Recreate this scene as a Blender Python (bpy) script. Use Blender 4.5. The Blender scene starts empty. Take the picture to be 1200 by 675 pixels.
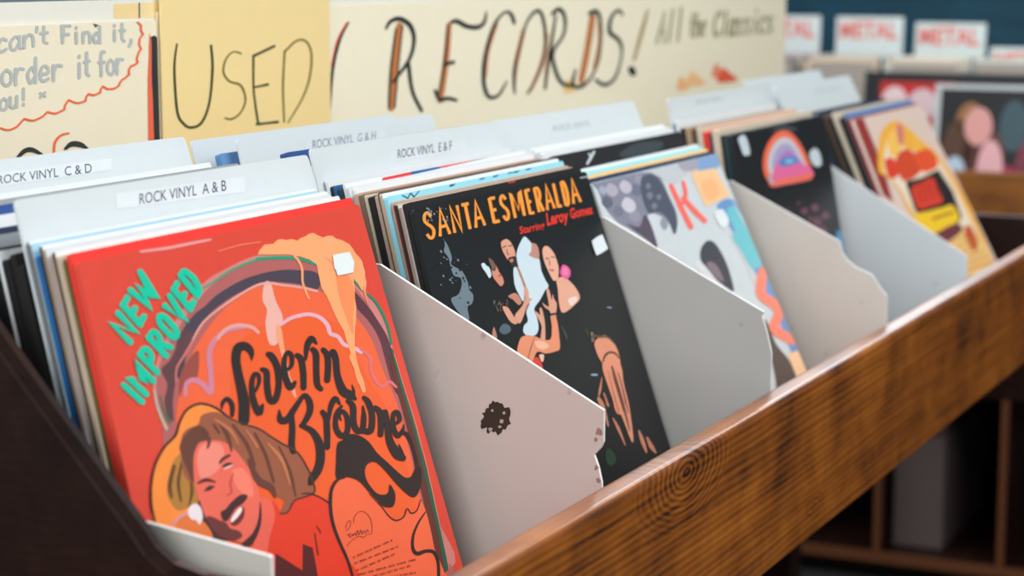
import bpy, bmesh, math, random
from mathutils import Vector, Matrix
from mathutils.geometry import tessellate_polygon
random.seed(7)
C = bpy.context.scene.collection

# ------------------------------------------------------------------ camera model
F = 2400.0                                   # focal length in pixels of the 1200 x 675 frame
PHI = math.atan(378.5 / F)                   # pitch below the horizon
_vx = Vector((1175.0, 378.5, -F)).normalized()
_Z = Vector((0, math.cos(PHI), math.sin(PHI)))
_X = (_vx - _Z * _vx.dot(_Z)).normalized()
_Y = _Z.cross(_X)
CAMROT = Matrix((_X, _Y, _Z))                # camera -> world
CAM = Vector((-0.91850331, -0.7150697, 0.16374129))

def ray(px, py):
    return (CAMROT @ Vector((px - 600.0, 337.5 - py, -F))).normalized()

# ------------------------------------------------------------------ materials
def lin(c):
    return tuple(((v / 255) / 12.92 if v / 255 <= 0.04045 else ((v / 255 + 0.055) / 1.055) ** 2.4) for v in c)

MATS = {}
def paper(c, rough=0.5, vary=0.06, spec=0.4):
    """printed card / painted board: one colour with a faint fibre mottling"""
    key = (tuple(c), rough, vary, spec)
    if key in MATS: return MATS[key]
    m = bpy.data.materials.new('print_%d_%d_%d' % tuple(c)); m.use_nodes = True
    nt = m.node_tree; b = nt.nodes['Principled BSDF']
    b.inputs['Roughness'].default_value = rough
    b.inputs['Specular IOR Level'].default_value = spec
    l = lin(c)
    tc = nt.nodes.new('ShaderNodeTexCoord'); no = nt.nodes.new('ShaderNodeTexNoise')
    no.inputs['Scale'].default_value = 55; no.inputs['Detail'].default_value = 4
    rp = nt.nodes.new('ShaderNodeMix'); rp.data_type = 'RGBA'
    rp.inputs[6].default_value = (*[v * (1 - vary) for v in l], 1)
    rp.inputs[7].default_value = (*[min(1, v * (1 + vary)) for v in l], 1)
    nt.links.new(tc.outputs['Object'], no.inputs['Vector'])
    nt.links.new(no.outputs['Fac'], rp.inputs[0]); nt.links.new(rp.outputs[2], b.inputs['Base Color'])
    MATS[key] = m
    return m

def wood(name, dark, mid, light, scale=(3, 38, 38), rough=0.38, rings=True, spec=0.5, knots=()):
    m = bpy.data.materials.new(name); m.use_nodes = True
    nt = m.node_tree; N = nt.nodes; L = nt.links; b = N['Principled BSDF']
    b.inputs['Roughness'].default_value = rough
    b.inputs['Specular IOR Level'].default_value = spec
    tc = N.new('ShaderNodeTexCoord'); mp = N.new('ShaderNodeMapping'); mp.inputs['Scale'].default_value = scale
    L.new(tc.outputs['Object'], mp.inputs['Vector'])
    n1 = N.new('ShaderNodeTexNoise'); n1.inputs['Scale'].default_value = 1.6; n1.inputs['Detail'].default_value = 6
    n1.inputs['Distortion'].default_value = 0.6
    L.new(mp.outputs['Vector'], n1.inputs['Vector'])
    mp2 = N.new('ShaderNodeMapping'); mp2.inputs['Scale'].default_value = (1.1, 9, 9); mp2.inputs['Rotation'].default_value = (0, 0.03, 0)
    L.new(tc.outputs['Object'], mp2.inputs['Vector'])
    w = N.new('ShaderNodeTexWave'); w.wave_type = 'BANDS'; w.bands_direction = 'Z'
    w.inputs['Scale'].default_value = 5.5; w.inputs['Distortion'].default_value = 5.5; w.inputs['Detail'].default_value = 2
    w.inputs['Detail Scale'].default_value = 0.7
    L.new(mp2.outputs['Vector'], w.inputs['Vector'])
    n2 = N.new('ShaderNodeTexNoise'); n2.inputs['Scale'].default_value = 8; n2.inputs['Detail'].default_value = 6; n2.inputs['Roughness'].default_value = 0.62
    L.new(tc.outputs['Object'], n2.inputs['Vector'])
    mx = N.new('ShaderNodeMath'); mx.operation = 'MULTIPLY_ADD'; mx.inputs[1].default_value = 0.11 if rings else 0.06
    L.new(w.outputs['Fac'], mx.inputs[0])
    m3 = N.new('ShaderNodeMath'); m3.operation = 'MULTIPLY'; m3.inputs[1].default_value = 0.42
    L.new(n1.outputs['Fac'], m3.inputs[0]); L.new(m3.outputs[0], mx.inputs[2])
    m4 = N.new('ShaderNodeMath'); m4.operation = 'MULTIPLY_ADD'; m4.inputs[1].default_value = 0.85
    L.new(n2.outputs['Fac'], m4.inputs[0]); L.new(mx.outputs[0], m4.inputs[2])
    out = m4
    for (kx, ky, r0, r1) in knots:                       # ringed knots in the board, at their place on its face
        d = ray(kx, ky); q = CAM + d * ((-0.1925 - CAM.y) / d.y) - Vector((1.0, 0.05, -0.96))
        sub = N.new('ShaderNodeVectorMath'); sub.operation = 'SUBTRACT'; sub.inputs[1].default_value = q
        L.new(tc.outputs['Object'], sub.inputs[0])
        scl = N.new('ShaderNodeVectorMath'); scl.operation = 'MULTIPLY'; scl.inputs[1].default_value = (0.42, 0.4, 1.0); L.new(sub.outputs[0], scl.inputs[0])
        nz = N.new('ShaderNodeTexNoise'); nz.inputs['Scale'].default_value = 22; L.new(tc.outputs['Object'], nz.inputs['Vector'])
        ln = N.new('ShaderNodeVectorMath'); ln.operation = 'LENGTH'; L.new(scl.outputs[0], ln.inputs[0])
        ad = N.new('ShaderNodeMath'); ad.operation = 'MULTIPLY_ADD'; ad.inputs[1].default_value = 0.010; L.new(nz.outputs['Fac'], ad.inputs[0]); L.new(ln.outputs['Value'], ad.inputs[2])
        sn = N.new('ShaderNodeMath'); sn.operation = 'MULTIPLY'; sn.inputs[1].default_value = 1500; L.new(ad.outputs[0], sn.inputs[0])
        si = N.new('ShaderNodeMath'); si.operation = 'SINE'; L.new(sn.outputs[0], si.inputs[0])
        mk = N.new('ShaderNodeMapRange'); mk.interpolation_type = 'SMOOTHSTEP'; mk.inputs[1].default_value = r0; mk.inputs[2].default_value = r1; mk.inputs[3].default_value = 1; mk.inputs[4].default_value = 0
        L.new(ln.outputs['Value'], mk.inputs[0])
        rg = N.new('ShaderNodeMath'); rg.operation = 'MULTIPLY_ADD'; rg.inputs[1].default_value = 0.09; rg.inputs[2].default_value = -0.06; L.new(si.outputs[0], rg.inputs[0])
        co = N.new('ShaderNodeMapRange'); co.inputs[1].default_value = 0; co.inputs[2].default_value = max(r0 * 0.6, 0.006); co.inputs[3].default_value = -0.30; co.inputs[4].default_value = 0; L.new(ad.outputs[0], co.inputs[0])
        a2 = N.new('ShaderNodeMath'); a2.operation = 'ADD'; L.new(rg.outputs[0], a2.inputs[0]); L.new(co.outputs[0], a2.inputs[1])
        ml = N.new('ShaderNodeMath'); ml.operation = 'MULTIPLY_ADD'; L.new(a2.outputs[0], ml.inputs[0]); L.new(mk.outputs[0], ml.inputs[1]); L.new(out.outputs[0], ml.inputs[2])
        out = ml
    r = N.new('ShaderNodeValToRGB'); e = r.color_ramp.elements
    e[0].position = 0.48; e[0].color = (*lin(dark), 1); e[1].position = 0.98; e[1].color = (*lin(light), 1)
    k = e.new(0.72); k.color = (*lin(mid), 1)
    L.new(out.outputs[0], r.inputs['Fac']); L.new(r.outputs['Color'], b.inputs['Base Color'])
    if knots: b.inputs['Coat Weight'].default_value = 0.45; b.inputs['Coat Roughness'].default_value = 0.34
    bp = N.new('ShaderNodeBump'); bp.inputs['Strength'].default_value = 0.12; bp.inputs['Distance'].default_value = 0.002
    L.new(n1.outputs['Fac'], bp.inputs['Height']); L.new(bp.outputs['Normal'], b.inputs['Normal'])
    return m

def board(name, c, stain, rough=0.5):
    """laminated board: colour, cloudy soiling and small scuffs"""
    m = bpy.data.materials.new(name); m.use_nodes = True
    nt = m.node_tree; N = nt.nodes; L = nt.links; b = N['Principled BSDF']
    b.inputs['Roughness'].default_value = rough; b.inputs['Specular IOR Level'].default_value = 0.3
    tc = N.new('ShaderNodeTexCoord')
    n1 = N.new('ShaderNodeTexNoise'); n1.inputs['Scale'].default_value = 9; n1.inputs['Detail'].default_value = 5
    n2 = N.new('ShaderNodeTexNoise'); n2.inputs['Scale'].default_value = 60; n2.inputs['Detail'].default_value = 2
    for n in (n1, n2): L.new(tc.outputs['Object'], n.inputs['Vector'])
    a = N.new('ShaderNodeMix'); a.data_type = 'RGBA'
    a.inputs[6].default_value = (*lin(c), 1); a.inputs[7].default_value = (*lin(stain), 1)
    mr = N.new('ShaderNodeMapRange'); mr.inputs[1].default_value = 0.35; mr.inputs[2].default_value = 0.8; mr.inputs[4].default_value = 0.55
    L.new(n1.outputs['Fac'], mr.inputs[0]); L.new(mr.outputs[0], a.inputs[0])
    s = N.new('ShaderNodeMix'); s.data_type = 'RGBA'; s.inputs[7].default_value = (*lin([v * 0.62 for v in stain]), 1)
    mr2 = N.new('ShaderNodeMapRange'); mr2.inputs[1].default_value = 0.72; mr2.inputs[2].default_value = 0.80; mr2.inputs[4].default_value = 0.6
    L.new(n2.outputs['Fac'], mr2.inputs[0]); L.new(mr2.outputs[0], s.inputs[0]); L.new(a.outputs[2], s.inputs[6])
    L.new(s.outputs[2], b.inputs['Base Color'])
    return m

# ------------------------------------------------------------------ object helpers
def link(name, bm, mats, parent=None, loc=None, rot=None, smooth=False):
    me = bpy.data.meshes.new(name); bm.to_mesh(me); bm.free()
    for m in (mats if isinstance(mats, (list, tuple)) else [mats]): me.materials.append(m)
    if smooth:
        for p in me.polygons: p.use_smooth = True
    o = bpy.data.objects.new(name, me); C.objects.link(o)
    if loc is not None: o.location = loc
    if rot is not None: o.rotation_euler = rot
    if parent is not None: o.parent = parent
    return o

def tag(o, label, cat, group=None, kind=None):
    o['label'] = label; o['category'] = cat
    if group: o['group'] = group
    if kind: o['kind'] = kind
    return o

def empty(name, label, cat, loc, group=None):
    o = bpy.data.objects.new(name, None); C.objects.link(o); o.location = loc
    o.empty_display_size = 0.05
    return tag(o, label, cat, group)

def box_bm(x0, x1, y0, y1, z0, z1, bev=0.0, seg=2):
    bm = bmesh.new()
    v = [bm.verts.new((x, y, z)) for z in (z0, z1) for y in (y0, y1) for x in (x0, x1)]
    for f in ((0, 2, 3, 1), (4, 5, 7, 6), (0, 1, 5, 4), (2, 6, 7, 3), (0, 4, 6, 2), (1, 3, 7, 5)):
        bm.faces.new([v[i] for i in f])
    if bev: bmesh.ops.bevel(bm, geom=list(bm.edges), offset=bev, segments=seg, affect='EDGES', profile=0.5)
    bmesh.ops.recalc_face_normals(bm, faces=list(bm.faces))
    return bm

def prism_bm(outline, axis, a, b, edge_slot=0, bev=0.0):
    """closed 2D outline extruded along an axis ('x': outline is (y,z); 'y': outline is (x,z))"""
    bm = bmesh.new()
    mk = (lambda p, t: (t, p[0], p[1])) if axis == 'x' else (lambda p, t: (p[0], t, p[1]))
    va = [bm.verts.new(mk(p, a)) for p in outline]; vb = [bm.verts.new(mk(p, b)) for p in outline]
    tris = tessellate_polygon([[Vector((p[0], p[1], 0)) for p in outline]])
    for t in tris:
        for vs in ([va[i] for i in t], [vb[i] for i in reversed(t)]):
            try: bm.faces.new(vs)
            except ValueError: pass
    n = len(outline)
    for i in range(n):
        f = bm.faces.new((va[i], va[(i + 1) % n], vb[(i + 1) % n], vb[i])); f.material_index = edge_slot
    bmesh.ops.recalc_face_normals(bm, faces=list(bm.faces))
    return bm

# ------------------------------------------------------------------ flat print on a surface
def smooth_pts(p, closed, n=6):
    out = []; N = len(p)
    rng = range(N if closed else N - 1)
    for i in rng:
        a = p[(i - 1) % N] if closed or i > 0 else p[i]
        b = p[i]; c = p[(i + 1) % N]
        d = p[(i + 2) % N] if closed or i + 2 < N else c
        for k in range(n):
            t = k / n
            out.append(tuple(0.5 * (2 * b[j] + (c[j] - a[j]) * t + (2 * a[j] - 5 * b[j] + 4 * c[j] - d[j]) * t * t
                             + (3 * b[j] - a[j] - 3 * c[j] + d[j]) * t ** 3) for j in range(len(b))))
    if not closed: out.append(tuple(p[-1]))
    return out

CROPS = {'K1': (170, 280, 5.625), 'K2': (130, 380, 5.625), 'K3': (260, 370, 5.625), 'K4': (380, 420, 5.625), 'K5': (170, 460, 5.625),
         'K6': (280, 560, 5.869), 'K7': (380, 560, 5.869), 'K8': (320, 450, 5.625), 'A': (80, 240, 2.812), 'E': (280, 260, 4.82),
         'CC': (160, 460, 3.138), 'D': (370, 520, 4.353), 'F': (470, 200, 3.375), 'L1': (470, 180, 5.625), 'L2': (580, 180, 5.625),
         'L3': (540, 280, 5.625), 'L4': (600, 360, 5.625), 'L5': (670, 430, 4.823), 'L6': (690, 170, 5.625), 'L7': (800, 160, 5.625),
         'L8': (820, 270, 3.75), 'H': (690, 170, 2.326), 'I': (830, 100, 2.411), 'J': (1040, 160, 3.75), 'B5': (940, 80, 7.5),
         'S0': (0, 0, 6.0), 'S1': (0, 0, 3.0), 'S2': (400, 0, 3.0), 'S3': (800, 0, 3.0), 'P': (0, 0, 1.0), 'C4': (780, 100, 7.5), 'N7': (380, 180, 7.5)}
def cp(crop, pts):
    ox, oy, s = CROPS[crop]
    return [(ox + p[0] / s, oy + p[1] / s, *[w / s for w in p[2:]]) for p in pts]

class Sheet:
    """a leaning rectangle (record sleeve, card): u to the right, v down from the top edge, h outward, with a slight twist"""
    def __init__(s, x, y, z, W, H, th, twist=0.0, dv=0.0, xm=None):
        s.W, s.H, s.th = W, H, th; s.k = math.tan(twist) / LP; s.dv = dv; s.um = LP / 2 if xm is None else xm - x
        s.T = Vector((x, y, z)); s.ex = Vector((1, 0, 0))
        s.ev = Vector((0, -math.sin(th), -math.cos(th))); s.n = Vector((0, -math.cos(th), math.sin(th)))
        s.loc = s.T + s.ev * H; s.rot = (-th, 0, 0)
    def warp(s, u, v): return (v - s.dv) * (u - s.um) * s.k
    def local(s, u, v, h): return Vector((u, -(h + s.warp(u, v)), s.H - v))
    def uv(s, px, py):
        d = ray(px, py); off = 0.0
        for _ in range(6):
            o = s.T + s.n * off
            p = CAM + d * ((o - CAM).dot(s.n) / d.dot(s.n))
            u = (p - s.T).dot(s.ex); v = (p - s.T).dot(s.ev)
            off = s.warp(min(max(u, 0), s.W), min(max(v, 0), s.H))
        return min(max(u, 0.0006), s.W - 0.0006), min(max(v, 0.0006), s.H - 0.0006)

class Wall:
    """an upright sheet of paper facing the shopper (plane y = const)"""
    k = 0.0
    def __init__(s, y, x0, x1, z0, z1):
        s.y, s.x0, s.x1, s.z0, s.z1 = y, x0, x1, z0, z1
        s.loc = Vector((x0, y, z0)); s.rot = (0, 0, 0)
    def local(s, u, v, h): return Vector((u, -h, v))
    def uv(s, px, py):
        d = ray(px, py); p = CAM + d * ((s.y - CAM.y) / d.y)
        return min(max(p.x - s.x0, 0.0005), s.x1 - s.x0 - 0.0005), min(max(p.z - s.z0, 0.0005), s.z1 - s.z0 - 0.0005)

class Print:
    def __init__(s, sheet, step=6e-5, base=1.6e-4):
        s.S = sheet; s.bm = bmesh.new(); s.mats = []; s.step = step; s.base = base
    def slot(s, m):
        if m not in s.mats: s.mats.append(m)
        return s.mats.index(m)
    def tris(s, pts, tris, color, layer, rough=0.45):
        """pts in photograph pixels lying on the sheet"""
        k = s.slot(paper(color, rough)); s.calls = getattr(s, 'calls', 0) + 1; h = s.base + layer * s.step + (s.calls % 6) * s.step * 0.15; rp = s.step * 0.14 / max(1, len(pts))
        uv = [s.S.uv(*p[:2]) for p in pts]
        for t in tris:
            a, b, c = (uv[i] for i in t)
            ar = (b[0] - a[0]) * (c[1] - a[1]) - (b[1] - a[1]) * (c[0] - a[0])
            if abs(ar) < 1e-10: continue
            vs = [s.bm.verts.new((q[0], q[1], h + rp * i)) for q, i in zip((a, b, c), t)]      # overlapping ink never lies in one plane
            f = s.bm.faces.new(vs); f.material_index = k
    def poly(s, crop, pts, color, layer, smooth=True, rough=0.45):
        p = [q[:2] for q in cp(crop, pts)]
        if smooth: p = smooth_pts(p, True, 5)
        t = tessellate_polygon([[Vector((a, b, 0)) for a, b in p]])
        s.tris(p, t, color, layer, rough)
    def stroke(s, crop, pts, color, layer, w=None, smooth=True, caps=True, rough=0.45):
        sc = CROPS[crop][2]
        p = cp(crop, pts)
        p = [(q[0], q[1], q[2] if len(q) > 2 else w / sc) for q in p]
        if smooth and len(p) > 2: p = smooth_pts(p, False, 6)
        P, T = [], []
        L = []
        for i, (x, y, ww) in enumerate(p):
            a = p[max(i - 1, 0)]; b = p[min(i + 1, len(p) - 1)]
            dx, dy = b[0] - a[0], b[1] - a[1]; l = math.hypot(dx, dy) or 1
            nx, ny = -dy / l * ww / 2, dx / l * ww / 2
            if not smooth and 0 < i < len(p) - 1:      # mitre at sharp corners
                d1 = (p[i][0] - a[0], p[i][1] - a[1]); l1 = math.hypot(*d1) or 1
                n1 = (-d1[1] / l1, d1[0] / l1)
                dot = max(0.55, (n1[0] * nx + n1[1] * ny) / (ww / 2))
                nx /= dot; ny /= dot
            L.append(((x + nx, y + ny), (x - nx, y - ny)))
        for (a, b) in L: P += [a, b]
        for i in range(len(L) - 1):
            T += [(2 * i, 2 * i + 1, 2 * i + 3), (2 * i, 2 * i + 3, 2 * i + 2)]
        if caps:
            for e, q in ((0, p[0]), (len(L) - 1, p[-1])):       # half-round ends
                r = q[2] / 2; a0 = math.atan2(L[e][0][1] - q[1], L[e][0][0] - q[0]); sg = 1 if e == 0 else -1
                k = len(P); P += [(q[0] + r * math.cos(a0 + sg * j * math.pi / 5), q[1] + r * math.sin(a0 + sg * j * math.pi / 5)) for j in range(6)]
                T += [(k, k + j, k + j + 1) for j in range(1, 5)]
        s.tris(P, T, color, layer, rough)
    def glyphs(s, strokes, quad, color, layer, w, caps=True, rough=0.45, inset=False):
        """strokes in the unit square laid into the pixel quad (bottom left, bottom right, top left, top right)"""
        bl, br, tl, tr = quad
        if inset:                                   # keep the thick strokes inside the cell
            lx = math.dist(bl, br); ly = math.dist(bl, tl); ax = min(0.45, w / 2 / lx); ay = min(0.45, w / 2 / ly)
            def f(x, y):
                b = [bl[i] + (br[i] - bl[i]) * x for i in (0, 1)]; t = [tl[i] + (tr[i] - tl[i]) * x for i in (0, 1)]
                return (b[0] + (t[0] - b[0]) * y, b[1] + (t[1] - b[1]) * y)
            bl, br, tl, tr = f(ax, ay), f(1 - ax, ay), f(ax, 1 - ay), f(1 - ax, 1 - ay)
        def m(x, y):
            b = [bl[i] + (br[i] - bl[i]) * x for i in (0, 1)]; t = [tl[i] + (tr[i] - tl[i]) * x for i in (0, 1)]
            return (b[0] + (t[0] - b[0]) * y, b[1] + (t[1] - b[1]) * y)
        for st in strokes:
            sm = st[0] == 's'; pts = st[1:] if sm else st
            s.stroke('P', [(*m(*q), w) for q in pts], color, layer, smooth=sm, caps=caps, rough=rough)
    def text(s, body, quad, color, layer, bold=0.0, rough=0.45):
        P, T = font_mesh(body, bold)
        bl, br, tl, tr = quad; out = []
        for (x, y) in P:
            b = [bl[i] + (br[i] - bl[i]) * x for i in (0, 1)]; t = [tl[i] + (tr[i] - tl[i]) * x for i in (0, 1)]
            out.append((b[0] + (t[0] - b[0]) * y, b[1] + (t[1] - b[1]) * y))
        s.tris(out, T, color, layer, rough)
    def build(s, name, parent):
        S = s.S
        if S.k:                                          # follow the twist of the sleeve
            for _ in range(6):
                es = [e for e in s.bm.edges if e.calc_length() > 0.016]
                if not es: break
                bmesh.ops.subdivide_edges(s.bm, edges=es, cuts=1)
                bmesh.ops.triangulate(s.bm, faces=[f for f in s.bm.faces if len(f.verts) > 3])
        for v in s.bm.verts: v.co = S.local(v.co.x, v.co.y, v.co.z)
        # every face towards the shopper (-y in the sheet's own frame)
        s.bm.normal_update()
        bmesh.ops.reverse_faces(s.bm, faces=[f for f in s.bm.faces if f.normal.y > 0])
        return link(name, s.bm, s.mats, parent)

_FONT = {}
def font_mesh(body, bold=0.0):
    if (body, bold) in _FONT: return _FONT[(body, bold)]
    cu = bpy.data.curves.new('t', 'FONT'); cu.body = body; cu.offset = bold; cu.resolution_u = 3
    o = bpy.data.objects.new('t', cu); C.objects.link(o)
    bpy.context.view_layer.update()
    me = o.evaluated_get(bpy.context.evaluated_depsgraph_get()).to_mesh()
    me.calc_loop_triangles()
    P = [(v.co.x, v.co.y) for v in me.vertices]; T = [tuple(t.vertices) for t in me.loop_triangles]
    x0 = min(p[0] for p in P); x1 = max(p[0] for p in P)
    caps = 0.69
    y0 = 0.0 if body.isupper() or '&' in body else min(p[1] for p in P)
    y1 = caps if body.isupper() or '&' in body else max(p[1] for p in P)
    P = [((x - x0) / (x1 - x0), (y - y0) / (y1 - y0)) for x, y in P]
    bpy.data.objects.remove(o); bpy.data.curves.remove(cu)
    _FONT[(body, bold)] = (P, T)
    return P, T

GL = {  # block letters and hand letters as strokes in the unit square
 'A': [[(0, 0), (.5, 1), (1, 0)], [(.2, .34), (.8, .34)]], 'C': [['s', (.95, .8), (.6, 1), (.15, .8), (.02, .5), (.15, .15), (.6, 0), (.95, .2)]],
 'D': [[(.1, 0), (.1, 1)], ['s', (.1, .97), (.65, .95), (.95, .6), (.95, .35), (.65, .03), (.1, .03)]],
 'E': [[(.05, 1), (.05, 0)], [(.05, .97), (1, .97)], [(.05, .03), (1, .03)], [(.05, .5), (.85, .5)]], 'I': [[(.5, 0), (.5, 1)]],
 'L': [[(.05, 1), (.05, 0)], [(.05, .03), (1.05, .03)]], 'M': [[(.06, 0), (.06, 1), (.5, .3), (.94, 1), (.94, 0)]], 'N': [[(.08, 0), (.08, 1), (.92, 0), (.92, 1)]],
 'O': [['s', (.5, 1), (.12, .85), (.06, .5), (.12, .15), (.5, 0), (.88, .15), (.94, .5), (.88, .85), (.5, 1)]],
 'P': [[(.12, 0), (.12, 1)], ['s', (.12, .97), (.7, .95), (.92, .75), (.7, .5), (.12, .46)]],
 'R': [[(.12, 0), (.12, 1)], ['s', (.12, .97), (.7, .95), (.9, .74), (.7, .52), (.12, .48)], [(.45, .48), (.95, 0)]],
 'S': [['s', (.92, .8), (.6, .97), (.2, .9), (.1, .7), (.4, .54), (.75, .42), (.92, .25), (.7, .05), (.35, .03), (.06, .2)]],
 'T': [[(.5, 0), (.5, 1)], [(-.12, .97), (1.12, .97)]], 'V': [[(0, 1), (.5, 0), (1, 1)]], 'W': [[(0, 1), (.25, 0), (.5, .8), (.75, 0), (1, 1)]],
 'F': [[(.95, 1), (.1, 1), (.1, 0)], [(.1, .5), (.8, .5)]],
 'a': [['s', (.85, .55), (.5, .65), (.1, .4), (.15, .08), (.5, 0), (.85, .3)], [(.88, .65), (.88, .1), (1, 0)]],
 'c': [['s', (.9, .55), (.5, .65), (.1, .35), (.3, .02), (.9, .1)]], 'n': [[(.1, .62), (.1, 0)], ['s', (.1, .4), (.5, .65), (.85, .5), (.9, 0)]],
 't': [[(.45, 1), (.45, .1), (.8, 0)], [(.1, .62), (.85, .62)]], 'i': [[(.5, .6), (.5, 0)], [(.5, .86), (.5, .92)]],
 'd': [['s', (.8, .4), (.5, .62), (.1, .35), (.35, 0), (.8, .25)], [(.84, 1), (.84, 0)]], 'o': [['s', (.5, .62), (.1, .45), (.1, .15), (.5, 0), (.9, .15), (.9, .45), (.5, .62)]],
 'r': [[(.15, .62), (.15, 0)], ['s', (.15, .35), (.45, .6), (.9, .58)]], 'e': [['s', (.1, .3), (.85, .35), (.7, .6), (.3, .6), (.08, .3), (.3, .03), (.85, .1)]],
 'f': [['s', (.9, .95), (.5, .95), (.4, .6), (.4, 0)], [(.1, .55), (.8, .55)]], 'u': [['s', (.1, .62), (.12, .15), (.5, 0), (.85, .2)], [(.87, .62), (.87, 0)]],
 'y': [[(.1, .62), (.5, .1)], [(.9, .62), (.3, -.35)]], 'l': [[(.5, 1), (.5, 0)]], 'h': [[(.1, 1), (.1, 0)], ['s', (.1, .4), (.5, .62), (.85, .45), (.9, 0)]],
 's': [['s', (.85, .55), (.4, .62), (.2, .45), (.7, .25), (.7, .05), (.15, .03)]], '\'': [[(.5, 1), (.4, .75)]], ',': [['s', (.6, .1), (.6, -.05), (.3, -.25)]],
 '!': [[(.5, 1), (.5, .35)], [(.5, .08), (.5, .02)]], '*': [[(.2, .3), (.8, .7)], [(.2, .7), (.8, .3)]],
}
def word(pr, text, quad, color, layer, w, gap=0.16, cells=None, caps=True, inset=False):
    """a word of stroke letters spread over the quad"""
    bl, br, tl, tr = quad; n = len(text)
    for i, ch in enumerate(text):
        if ch == ' ': continue
        a, b = cells[i] if cells else ((i + gap / 2) / n, (i + 1 - gap / 2) / n)
        ip = lambda p, q, t: (p[0] + (q[0] - p[0]) * t, p[1] + (q[1] - p[1]) * t)
        pr.glyphs(GL[ch], (ip(bl, br, a), ip(bl, br, b), ip(tl, tr, a), ip(tl, tr, b)), color, layer, w, caps, inset=inset)

# ------------------------------------------------------------------ record sleeves and cards
def sheet_bm(S, t, nx, nz, corner=0.0015):
    """thin slab following the sheet, thickness t backwards, corners eased"""
    bm = bmesh.new(); g = []
    def grid(L, n): return [0.0, corner * 0.3, corner] + [L * i / n for i in range(1, n)] + [L - corner, L - corner * 0.3, L]
    us, vs_ = grid(S.W, nx), grid(S.H, nz); nx, nz = len(us) - 1, len(vs_) - 1
    for side in (0, 1):
        rows = []
        for j in range(nz + 1):
            row = []
            for i in range(nx + 1):
                u, v = us[i], vs_[j]
                du = min(u, S.W - u); dv = min(v, S.H - v)
                if du < corner and dv < corner:                 # ease the four corners
                    a, b = corner - du, corner - dv; l = math.hypot(a, b)
                    if l > corner * 0.999:
                        f_ = corner / l; a *= f_; b *= f_
                    u = corner - a if u < S.W / 2 else S.W - corner + a
                    v = corner - b if v < S.H / 2 else S.H - corner + b
                row.append(bm.verts.new(S.local(u, v, -t * side)))
            rows.append(row)
        g.append(rows)
    for side in (0, 1):
        for j in range(nz):
            for i in range(nx):
                q = (g[side][j][i], g[side][j][i + 1], g[side][j + 1][i + 1], g[side][j + 1][i])
                bm.faces.new(q if side else q[::-1])
    def rim(a, b): bm.faces.new((a[0], a[1], b[1], b[0]))
    for i in range(nx):
        rim((g[0][0][i], g[0][0][i + 1]), (g[1][0][i], g[1][0][i + 1])); rim((g[0][nz][i], g[0][nz][i + 1]), (g[1][nz][i], g[1][nz][i + 1]))
    for j in range(nz):
        for i in (0, nx):
            rim((g[0][j][i], g[0][j + 1][i]), (g[1][j][i], g[1][j + 1][i])); bm.faces.ensure_lookup_table(); bm.faces[-1].material_index = 1
    bmesh.ops.recalc_face_normals(bm, faces=list(bm.faces))
    return bm

R = math.radians
# bins: x of sleeves, top z, floor z, lean left / right edge
BINS = {1: dict(x=0.0, z=-0.001, thl=R(13.4), thr=R(17.7)), 2: dict(x=0.393, z=-0.0135, thl=R(13.9), thr=R(18.9)),
        3: dict(x=0.7195, z=-0.025, thl=R(21.5), thr=R(24.9)), 4: dict(x=1.080, z=-0.009, thl=R(9.0), thr=R(10.5)),
        5: dict(x=1.520, z=-0.023, thl=R(23.5), thr=R(28.2))}
LP = 0.315
for b in BINS.values():
    b['th'] = (b['thl'] + b['thr']) / 2; b['tw'] = b['thr'] - b['thl']
    b['zf'] = b['z'] - LP * math.cos(b['th']) - 0.002     # where the sleeves stand
def bin_sheet(k, y, dz, W=LP, dx=0.0):
    """a sheet in compartment k whose top edge is y behind and dz above the front sleeve's, standing on the compartment floor"""
    b = BINS[k]; z = b['z'] + dz; y += dz * math.tan(b['th'])      # higher ones slide up along the lean
    H = (z - b['zf'] - 0.0005) / math.cos(b['th'])
    return Sheet(b['x'] + dx, y, z, W, H, b['th'], b['tw'], dz / math.cos(b['th']), b['x'] + LP / 2)

def sleeve(name, S, color, t, label, group, fine=False, rough=0.5, spine=None):
    n = 20 if fine else 14
    o = link(name, sheet_bm(S, t, n, n, 0.0035 if fine else 0.002), [paper(color, rough), paper(spine or color, 0.6)], None, S.loc, S.rot)
    return tag(o, label, 'record', group)

FRONT = 'record sleeves facing out at the front of the bin'

# ---- red front sleeve -----------------------------------------------------------------
S1 = bin_sheet(1, 0.0, 0.0)
r1 = sleeve('record_sleeve', S1, (218, 72, 55), 0.004, 'red record sleeve with beer mug, smiling man portrait and swirling black lettering', FRONT, True, 0.36)
p = Print(S1)
RED, ORG, BLK, TEAL = (218, 72, 55), (234, 94, 42), (44, 34, 34), (0, 196, 160)
mug = [(193, 508), (188, 492), (182, 476), (179, 455), (181, 435), (188, 410), (203, 380), (221, 353), (240, 330), (270, 312), (298, 300), (321, 297), (349, 299),
       (372, 305), (395, 314), (413, 325), (430, 342), (444, 360), (456, 388), (464, 428), (473, 456), (487, 500), (497, 540), (506, 580), (516, 615), (527, 668), (400, 690), (210, 690)]
p.poly('P', mug, (205, 128, 122), 0)
p.poly('P', [(190, 500), (184, 470), (184, 440), (193, 412), (210, 382), (228, 357), (246, 336), (272, 318), (300, 306), (322, 303), (349, 305), (372, 311), (400, 325), (420, 342), (440, 372), (452, 402), (460, 430), (468, 456), (482, 500), (492, 540), (500, 580), (512, 640), (516, 690), (220, 690)], (176, 96, 94), 1)
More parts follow.
